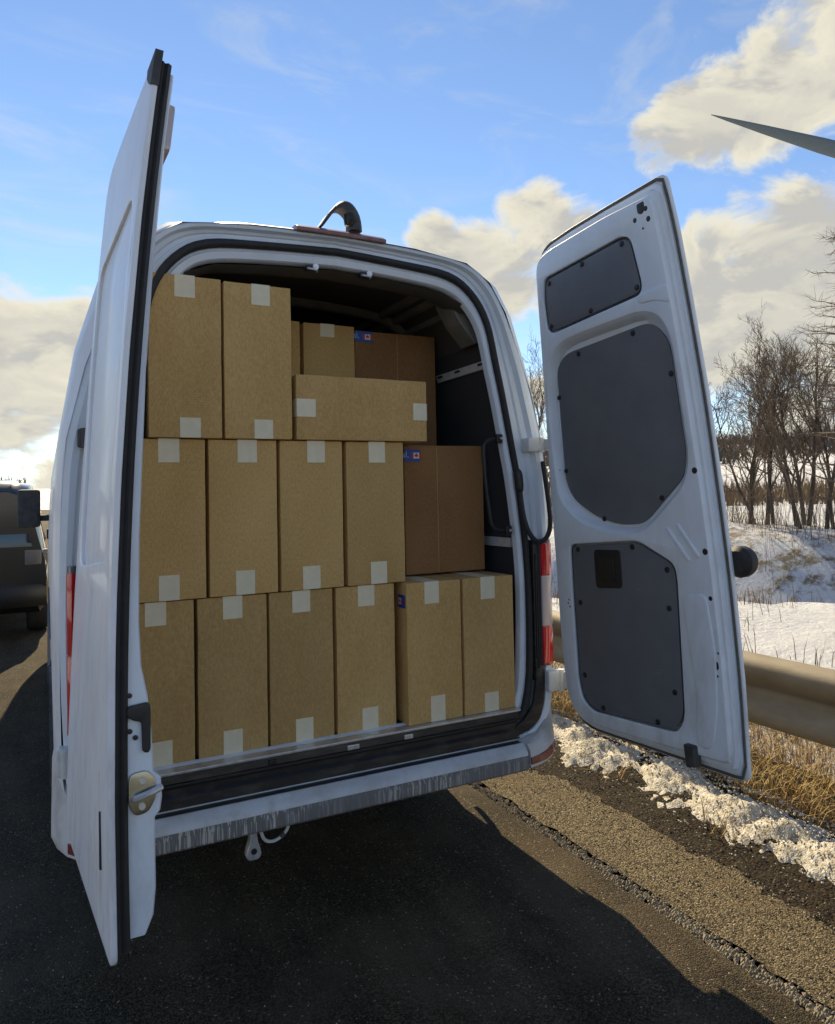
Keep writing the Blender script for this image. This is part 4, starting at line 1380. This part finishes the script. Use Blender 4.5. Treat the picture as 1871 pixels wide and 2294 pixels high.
def sticker(o, w, d, x0, z0, sw, sh, flag_x, text=True, side=False):
    """blue label with a small flag printed on it, stuck to the front (or left side) face"""
    def fn(v):
        return Vector((-w / 2 - v.y - .0014, -d / 2 + v.x, v.z)) if side else Vector((v.x, -d / 2 - v.y - .0014, v.z))
    st_ = obj('label', bx(x0, x0 + sw, .0002, .0010, z0, z0 + sh), 'label_blue', o, fn=fn)
    fz = z0 + sh * .24
    fh = sh * .50
    fw_ = fh * 1.05
    fx = x0 + flag_x
    obj('label_flag', bx(fx, fx + fw_, .0010, .0014, fz, fz + fh), 'label_white', st_, fn=fn)
    for a in (fx - fw_ * .38, fx + fw_):
        obj('flag_bar', bx(a, a + fw_ * .38, .0010, .0014, fz, fz + fh), 'label_red', st_, fn=fn)
    leaf = [(0, -.46), (.06, -.2), (.34, -.26), (.28, -.1), (.46, .06), (.32, .12), (.30, .26), (.14, .16), (.16, .36), (0, .5), (-.16, .36), (-.14, .16), (-.30, .26), (-.32, .12), (-.46, .06), (-.28, -.1), (-.34, -.26), (-.06, -.2)]
    cx_, cz_ = fx + fw_ / 2, fz + fh / 2
    obj('flag_leaf', ([(cx_ + a * fw_ * .85, .0017, cz_ + b * fh * .85) for a, b in leaf], [tuple(range(len(leaf)))]), 'label_red', st_, fn=fn)
    if text:
        me = text_mesh('al,', sh * .72)
        for v in me.vertices:
            v.co = fn(Vector((x0 + v.co.x - sh * .22, .0014 + v.co.z, z0 + sh * .34 + v.co.y)))
        link('label_text', me, 'label_pale', st_)


Z1, Z2, Z3 = .6995, 1.2925, 1.8855
tp = lambda c0, w0, x: (c0 - (x + BW / 2))
rows1 = [(-.822, .05, -.699, -.680, 'leftmost box of the bottom row, next to the open left door'), (-.554, .05, -.427, -.430, 'second box from the left in the bottom row'), (-.2887, .05, -.162, -.155, 'third box from the left in the bottom row'), (-.0187, .05, .111, .121, 'fourth box from the left in the bottom row, beside the gap')]
for x, y, ct, cb, lab in rows1:
    carton('tall kraft cardboard box, ' + lab, x, y, Z1, BW, BH, BD, tapes=(('t', ct - x - BW / 2, .072, .084), ('b', cb - x - BW / 2, .070, .090)))
e_ = carton('kraft cardboard box on the sill right of the gap, blue sticker on its shaded side', .2712, .0, Z1, BW, BH, BD, tapes=(('t', .388 - .2712 - BW / 2, .068, .092), ('b', .408 - .2712 - BW / 2, .068, .108)))
sticker(e_, BW, BD, .012, BH - .105, .07, .054, .038, text=False, side=True)
carton('rightmost kraft cardboard box of the bottom row, in the corner by the right tail lamp', .5392, .0, Z1, BW, BH, BD, tapes=(('t', .663 - .5392 - BW / 2, .072, .096), ('b', .672 - .5392 - BW / 2, .070, .084)))
rows2 = [(-.779, .039, -.651, -.653, 'leftmost box of the middle row, next to the open left door'), (-.5104, .039, -.368, -.380, 'second box from the left in the middle row'), (-.2424, .039, -.096, -.121, 'third box from the left in the middle row'), (.0303, .039, .165, .166, 'fourth box from the left in the middle row')]
for x, y, ct, cb, lab in rows2:
    carton('tall kraft cardboard box, ' + lab, x, y, Z2, BW, BH, BD, tapes=(('t', ct - x - BW / 2, .073, .086), ('b', cb - x - BW / 2, .071, .092)))
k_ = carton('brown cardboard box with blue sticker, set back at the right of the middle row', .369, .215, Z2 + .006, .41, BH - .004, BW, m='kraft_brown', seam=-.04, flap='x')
sticker(k_, .41, BW, -.205 + .001, BH - .078, .078, .054, .045)
carton('tall kraft cardboard box, left of the two upright boxes on top', -.720, .017, Z3, BW, BH + .012, BD, tapes=(('t', -.594 + .720 - BW / 2, .072, .082), ('b', -.578 + .720 - BW / 2, .073, .074)))
carton('tall kraft cardboard box, right of the two upright boxes on top', -.4545, .017, Z3, BW + .002, BH + .008, BD, tapes=(('t', -.316 + .4545 - BW / 2, .071, .080), ('b', -.310 + .4545 - BW / 2, .071, .074)))
carton('kraft cardboard box lying on its side on the top row', -.180, .017, Z3, .570, BW + .002, BD, tapes=(('l', .126, .071, .078), ('r', .126, .073, .064)), flap='x')
carton('sliver of a cardboard box in the dark second row, beside the upright boxes', -.272, .50, Z3, BW, BH - .004, BD)
carton('shaded cardboard box with one tape patch, in the second row behind the lying box', .000, .50, Z3, BW - .006, BH - .006, BD, tapes=(('t', .115 - .125, .069, .060),))
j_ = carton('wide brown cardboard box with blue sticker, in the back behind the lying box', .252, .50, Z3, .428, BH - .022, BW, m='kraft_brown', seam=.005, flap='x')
sticker(j_, .428, BW, -.213, BH - .022 - .054, .088, .052, .050)
for x, w in ((-.272, BW), (.0, BW - .006), (.252, .428)):
    for z in (Z1, Z2):
        carton('unseen cardboard box in the %s layer behind, beneath the %s' % ('bottom' if z == Z1 else 'middle', {-.272: 'sliver of a box', .0: 'shaded taped box', .252: 'wide brown box'}[x]), x, .50, z, w, BH, BD if w < .4 else BW, group='boxes of the second row')

# ------------------------------------------------------------------ dark car ahead in the next lane
car = empty('parked_car', (-2.0, 7.7, 0))
tag(car, 'black sport utility vehicle seen from behind, ahead of the van on the left', 'car')
W2 = .96
sec = [(0, [(.86, .42), (.93, .52), (.955, .75), (.93, .98), (.90, 1.10), (.80, 1.50), (.70, 1.74), (.55, 1.80)]),
       (.10, [(.88, .34), (.955, .45), (.97, .75), (.955, 1.00), (.925, 1.12), (.84, 1.55), (.74, 1.84), (.58, 1.90)]),
       (.5, [(.88, .30), (.965, .42), (.98, .75), (.965, 1.00), (.935, 1.12), (.86, 1.55), (.77, 1.90), (.60, 1.96)]),
       (2.3, [(.88, .30), (.965, .42), (.98, .75), (.965, 1.00), (.935, 1.12), (.86, 1.55), (.77, 1.92), (.60, 1.98)]),
       (2.9, [(.88, .30), (.965, .42), (.98, .75), (.965, 1.00), (.935, 1.12), (.84, 1.50), (.74, 1.78), (.58, 1.82)]),
       (3.6, [(.88, .30), (.965, .42), (.98, .75), (.965, .98), (.93, 1.08), (.80, 1.14), (.70, 1.16), (.55, 1.17)]),
       (4.5, [(.86, .32), (.94, .42), (.95, .72), (.93, .92), (.88, 1.00), (.75, 1.04), (.65, 1.05), (.5, 1.06)]),
       (4.75, [(.78, .36), (.85, .45), (.86, .68), (.84, .80), (.78, .86), (.66, .88), (.55, .89), (.4, .90)])]
obj('body', loft([[(x, y, z) for x, z in pr] + [(-x, y, z) for x, z in reversed(pr)] for y, pr in sec]), 'car_black', car, smooth=True, angle=40)
obj('rear_window', loft([[(x, y, z) for x in (-w_, -w_ * .5, 0, w_ * .5, w_)] for y, z, w_ in ((-.012, 1.14, .80), (.012, 1.45, .72), (.075, 1.72, .62))], False, False), 'glass', car, smooth=True)
obj('bumper', loft([[(x, y - .10 + .12 * (abs(x) / .95) ** 3, z) for y, z in ((0, .42), (-.03, .48), (-.035, .62), (0, .68), (.2, .68), (.2, .42))] for x in axis([(-.95, .15), (.95, .15)])]), 'black', car, smooth=True)
obj('number_plate', bx(-.26, .26, -.028, -.018, .80, .93), 'plate_white', car, bevel=.004)
for s in (1, -1):
    tl = obj('tail_light', loft([[(s * x, y, z) for x, y in ((.72, -.02), (.90, .0), (.965, .09), (.96, .22), (.90, .15), (.72, .03))] for z in (.92, 1.10)]), 'smoke_lens', car, bevel=.01)
    obj('lens', bx(min(s * .74, s * .86), max(s * .74, s * .86), -.03, -.005, .95, 1.0), 'smoke_lens', tl, bevel=.004)
    obj('side_window', loft([[(s * x, y, z) for y in (.6, 2.0, 2.75)] for x, z in ((.942, 1.14), (.872, 1.55), (.80, 1.82))], False, False), 'glass', car, smooth=True)
    obj('roof_rail', tube([(s * .66, .45, 1.95), (s * .68, .7, 2.0), (s * .68, 2.2, 2.01), (s * .66, 2.5, 1.95)], .018, 8), 'bright_metal', car, smooth=True)
    mi = obj('wing_mirror', loft([[(s * x, y, z) for x, y in ((.95, 2.95), (1.12, 2.95), (1.12, 3.05), (.95, 3.1))] for z in (1.10, 1.26)]), 'car_black', car, bevel=.02)
    for y in (.95, 3.75):
        ringz = wheel(s * .84, y, .36, .24)
        wv = obj('wheel', loft(ringz + [ringz[0]], True, False), 'tyre', car, smooth=True)
        obj('rim', loft([[(s * (.84 + a), y + q * math.cos(2 * math.pi * k / 20), .36 + q * math.sin(2 * math.pi * k / 20)) for k in range(20)] for q, a in ((.26, .11), (.24, .07), (.06, .09))]), 'rim', wv, smooth=True)

# ------------------------------------------------------------------ wind turbine: one blade reaches into the view from the right
tip = Vector((.67, .61, .43)).normalized()
edge = Vector((.766, .521, .3735)).normalized()
axis_ = tip.cross(edge).normalized()
D0 = 150.0
hub_dir = Matrix.Rotation(rad(18), 3, axis_) @ tip
hub = CAM + hub_dir * D0
tipp = CAM + tip * D0 * 1.0
bdir = (tipp - hub)
BL = bdir.length
bdir.normalize()
fwd = (CAM - hub)
fwd.z = 0
nrm = (fwd - bdir * fwd.dot(bdir)).normalized()
tb = empty('wind_turbine', (hub.x, hub.y, gz(hub.x, hub.y)))
tag(tb, 'pale wind turbine, backlit shade put in its grey colour, whose single blade reaches into the sky at upper right', 'wind turbine')
L0 = Vector((hub.x, hub.y, gz(hub.x, hub.y)))
hz = hub.z - L0.z
back = -nrm * 3.2
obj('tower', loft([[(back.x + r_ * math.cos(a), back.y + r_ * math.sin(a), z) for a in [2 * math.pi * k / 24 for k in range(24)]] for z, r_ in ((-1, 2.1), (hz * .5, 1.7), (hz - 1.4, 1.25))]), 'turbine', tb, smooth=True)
hb = Vector((0, 0, hz))
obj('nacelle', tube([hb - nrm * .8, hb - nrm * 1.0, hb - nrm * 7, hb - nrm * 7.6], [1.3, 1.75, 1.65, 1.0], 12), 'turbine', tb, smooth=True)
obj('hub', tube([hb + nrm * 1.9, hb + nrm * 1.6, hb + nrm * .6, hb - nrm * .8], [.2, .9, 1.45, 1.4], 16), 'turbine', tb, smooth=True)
for k in range(3):
    d = Matrix.Rotation(2 * math.pi * k / 3, 3, nrm) @ bdir
    side_ = nrm.cross(d).normalized()
    rs_ = []
    for f_, ch, th_, tw in ((0, 1.7, 1.0, 0), (.05, 1.8, .9, .1), (.14, 3.2, .42, .35), (.22, 3.6, .30, .3), (.4, 3.3, .22, .2), (.6, 2.6, .17, .12), (.8, 1.5, .14, .06), (.94, .6, .12, .03), (1, .12, .1, 0)):
        c0 = hb + d * (f_ * BL)
        e1 = side_ * math.cos(tw) + nrm * math.sin(tw)
        e2 = nrm * math.cos(tw) - side_ * math.sin(tw)
        rs_.append([c0 + e1 * (ch * (.5 * math.cos(a) + .1)) + e2 * (ch * th_ * .5 * math.sin(a)) for a in [2 * math.pi * j / 12 for j in range(12)]])
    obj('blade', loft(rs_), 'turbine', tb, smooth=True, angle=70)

# ------------------------------------------------------------------ bare trees


def grow(rnd, h, r0, birch_=False, spread=1.0, levels=4, lean=(0, 0)):
    trunk, crown = [], []

    def branch(p, d, L, r, lev):
        n_ = 6 if lev == 0 else (4 if lev < 3 else 3)
        pts, rs_ = [p.copy()], [r]
        dd = d.copy()
        for i in range(n_):
            dd = (dd + Vector((rnd.gauss(0, .10 + .06 * lev), rnd.gauss(0, .10 + .06 * lev), rnd.gauss(.02, .08) + (.06 if lev else 0)))).normalized()
            pts.append(pts[-1] + dd * L / n_)
            rs_.append(r * (1 - .82 * (i + 1) / n_) + .0025)
        (trunk if lev == 0 else crown).append(tube(pts, rs_, (7, 5, 4, 3, 3)[lev], False))
        if lev >= levels:
            return
        cnt = (11, 6, 4, 4)[lev]
        for k in range(cnt):
            t_ = rnd.uniform(.22 if lev == 0 else .15, .98)
            i = min(int(t_ * n_), n_ - 1)
            f_ = t_ * n_ - i
            q = pts[i].lerp(pts[i + 1], f_)
            base = (pts[i + 1] - pts[i]).normalized()
            a = rnd.uniform(0, 2 * math.pi)
            side_ = base.cross(Vector((math.cos(a), math.sin(a), .3))).normalized()
            ang = rnd.uniform(.42, .95) * spread
            nd = (base * math.cos(ang) + side_ * math.sin(ang) + Vector((0, 0, .12))).normalized()
            rr__ = rs_[i] * rnd.uniform(.38, .62)
            branch(q, nd, L * rnd.uniform(.34, .58) * (1.08 - .5 * t_ if lev == 0 else 1), max(rr__, .0035), lev + 1)

    branch(Vector((0, 0, -.15)), Vector((lean[0], lean[1], 1)).normalized(), h, r0, 0)
    return merge(*trunk), merge(*crown)


def conifer(rnd, h, r0):
    trunk = [tube([(0, 0, -.2), (.02, 0, h * .3), (-.03, .02, h * .65), (0, 0, h)], [r0, r0 * .8, r0 * .45, .01], 8, False)]
    crown = []
    z = h * .12
    while z < h * .97:
        for k in range(rnd.randint(2, 4)):
            a = rnd.uniform(0, 6.283)
            L = (h - z) * rnd.uniform(.22, .40) + .25
            d = Vector((math.cos(a), math.sin(a), rnd.uniform(-.1, .35)))
            p = Vector((0, 0, z))
            pts = [p, p + d * L * .4, p + d * L * .75 + Vector((0, 0, -.04)), p + d * L + Vector((0, 0, .05))]
            crown.append(tube(pts, [r0 * .24 * (1 - z / h) + .006, .008, .006, .003], 4, False))
            for j in range(int(10 + L * 9)):
                t_ = rnd.uniform(.15, 1)
                q = p + d * L * t_
                e = Vector((rnd.gauss(0, 1), rnd.gauss(0, 1), rnd.gauss(.1, .6))).normalized()
                crown.append(tube([q, q + e * rnd.uniform(.10, .32)], [.004, .002], 3, False))
        z += rnd.uniform(.16, .32)
    return merge(*trunk), merge(*crown)


RT = random.Random(5)
variants = []
for i in range(6):
    tr, cr = grow(random.Random(40 + i), 1.0 * 5, .075, spread=(.8, 1.0, .9, 1.1, .75, .95)[i], lean=((.05, 0), (-.12, .05), (.02, .1), (.2, -.05), (-.02, 0), (-.25, .02))[i])
    a = obj('trunk', tr, 'bark', smooth=True)
    b = obj('crown', cr, 'twig')
    variants.append((a.data, b.data))
    for o in (a, b):
        bpy.data.objects.remove(o)


def tree(label, x, y, v, h, rz, m=None):
    e = empty('bare_tree', (x, y, gz(x, y)), rz)
    e.scale = (h / 5 * RT.uniform(.85, 1.05),) * 2 + (h / 5,)
    tag(e, label, 'tree', 'bare trees on the snowy bank')
    link('trunk', variants[v][0], None, e)
    link('crown', variants[v][1], None, e)
    return e


TREES = [(14.9, 11.6, 0, 3.9, .3, 'bare tree nearest the open right door on the snowy bank'), (15.2, 11.05, 1, 3.2, 2.1, 'second bare tree right of the open door on the bank'), (15.5, 10.75, 2, 4.1, 4.0, 'third bare tree right of the open door, with a tall thin trunk'),
         (15.1, 10.2, 3, 3.3, 1.0, 'fourth bare tree right of the open door, leaning'), (15.4, 9.75, 4, 4.0, 5.2, 'fifth bare tree right of the open door on the bank'), (14.9, 9.25, 5, 3.4, 0.2, 'sixth bare tree right of the open door, forked low'),
         (15.2, 8.8, 0, 4.3, 3.3, 'bare tree just left of the larch on the bank'), (16.8, 12.2, 3, 3.7, 2.7, 'bare tree set back behind the one nearest the right door'), (17.2, 10.9, 5, 4.3, .9, 'bare tree set back in the middle of the bank clump'), (17.0, 9.4, 2, 3.6, 3.9, 'bare tree set back near the right edge of the clump'),
         (13.6, 18.6, 4, 4.6, 1.2, 'tall thin bare tree seen between the van and its right door'), (13.2, 17.6, 0, 3.6, 3.0, 'shorter bushy bare tree between the van and its right door'), (14.4, 20.2, 2, 5.0, 5.0, 'bare tree just right of the van pillar, behind the thin one'),
         (14.5, 12.25, 2, 3.9, 1.9, 'slim bare tree half covered by the free edge of the right door'), (16.2, 11.9, 4, 4.4, 3.6, 'slim bare tree behind the first three trees of the bank clump'), (16.4, 10.2, 0, 4.5, 2.2, 'bushy bare tree behind the fourth and fifth trees of the clump'), (15.9, 9.1, 1, 4.0, 4.9, 'low crooked bare tree behind the forked one'),
         (15.8, 14.2, 1, 3.6, 4.2, 'bare tree hidden mostly behind the open right door'), (15.0, 7.6, 3, 3.8, 5.5, 'bare tree at the far right edge beyond the larch')]
for x, y, v, h, rz, lab in TREES:
    tree(lab, x, y, v, h, rz)
tr, cr = conifer(random.Random(3), 6.8, .13)
lx, ly = 14.2, 7.55
e = empty('larch_tree', (lx, ly, gz(lx, ly)))
tag(e, 'bare larch with level branches at the right edge of the picture', 'tree')
obj('trunk', tr, 'bark', e, smooth=True)
obj('crown', cr, 'twig', e)

# thickets and far woods read as masses
R3 = random.Random(21)


def twigs(spots, rnd, hmin, hmax, w):
    V_, F_ = [], []
    for x, y, z in spots:
        h = rnd.uniform(hmin, hmax)
        for j in range(3):
            a = rnd.uniform(0, 6.283)
            l = rnd.uniform(.05, .55) * h
            zz = z + (0 if j == 0 else h * rnd.uniform(.1, .5))
            k = len(V_)
            ww = w * (1 if j == 0 else .6)
            px, py = -math.sin(a) * ww, math.cos(a) * ww
            V_ += [(x - px, y - py, zz), (x + px, y + py, zz), (x + math.cos(a) * l, y + math.sin(a) * l, z + h * rnd.uniform(.7, 1))]
            F_.append((k, k + 1, k + 2))
    return V_, F_


sp = []
while len(sp) < 2000:
    y = R3.uniform(2, 34)
    x = R3.gauss(15.5, 1.3)
    if noise.noise((x * .4, y * .4, 5)) > R3.uniform(-.4, .3):
        sp.append((x, y, gz(x, y) - .05))
tag(obj('thicket', twigs(sp, R3, .5, 1.9, .008), 'twig'), 'tangle of thin brown saplings and brush under the bare trees', 'brush', kind='stuff')
sp = []
for k in range(5200):
    a = R3.uniform(rad(8), rad(84))
    d = R3.uniform(62, 100)
    x, y = d * math.sin(a), d * math.cos(a)
    if x < 25:
        continue
    if noise.noise((x * .05, y * .05, 2)) > R3.uniform(-.5, .2):
        sp.append((x, y, gz(x, y) - .1))
tag(obj('hedgerow', twigs(sp, R3, 1.4, 3.4, .09), 'stalk'), 'dark band of brush across the snowfield behind the trees', 'brush', kind='stuff')
sp = []
for k in range(9000):
    a = R3.uniform(rad(-75), rad(105))
    d = R3.uniform(330, 560)
    x, y = d * math.sin(a), d * math.cos(a)
    if abs(x + 3.5) < 14:
        continue
    sp.append((x, y, gz(x, y) - .5))
tag(obj('far_woods', twigs(sp, R3, 5, 11, .9), 'woods'), 'leafless woods along the far low hills, distance haze put in their grey colour', 'woods', kind='stuff')
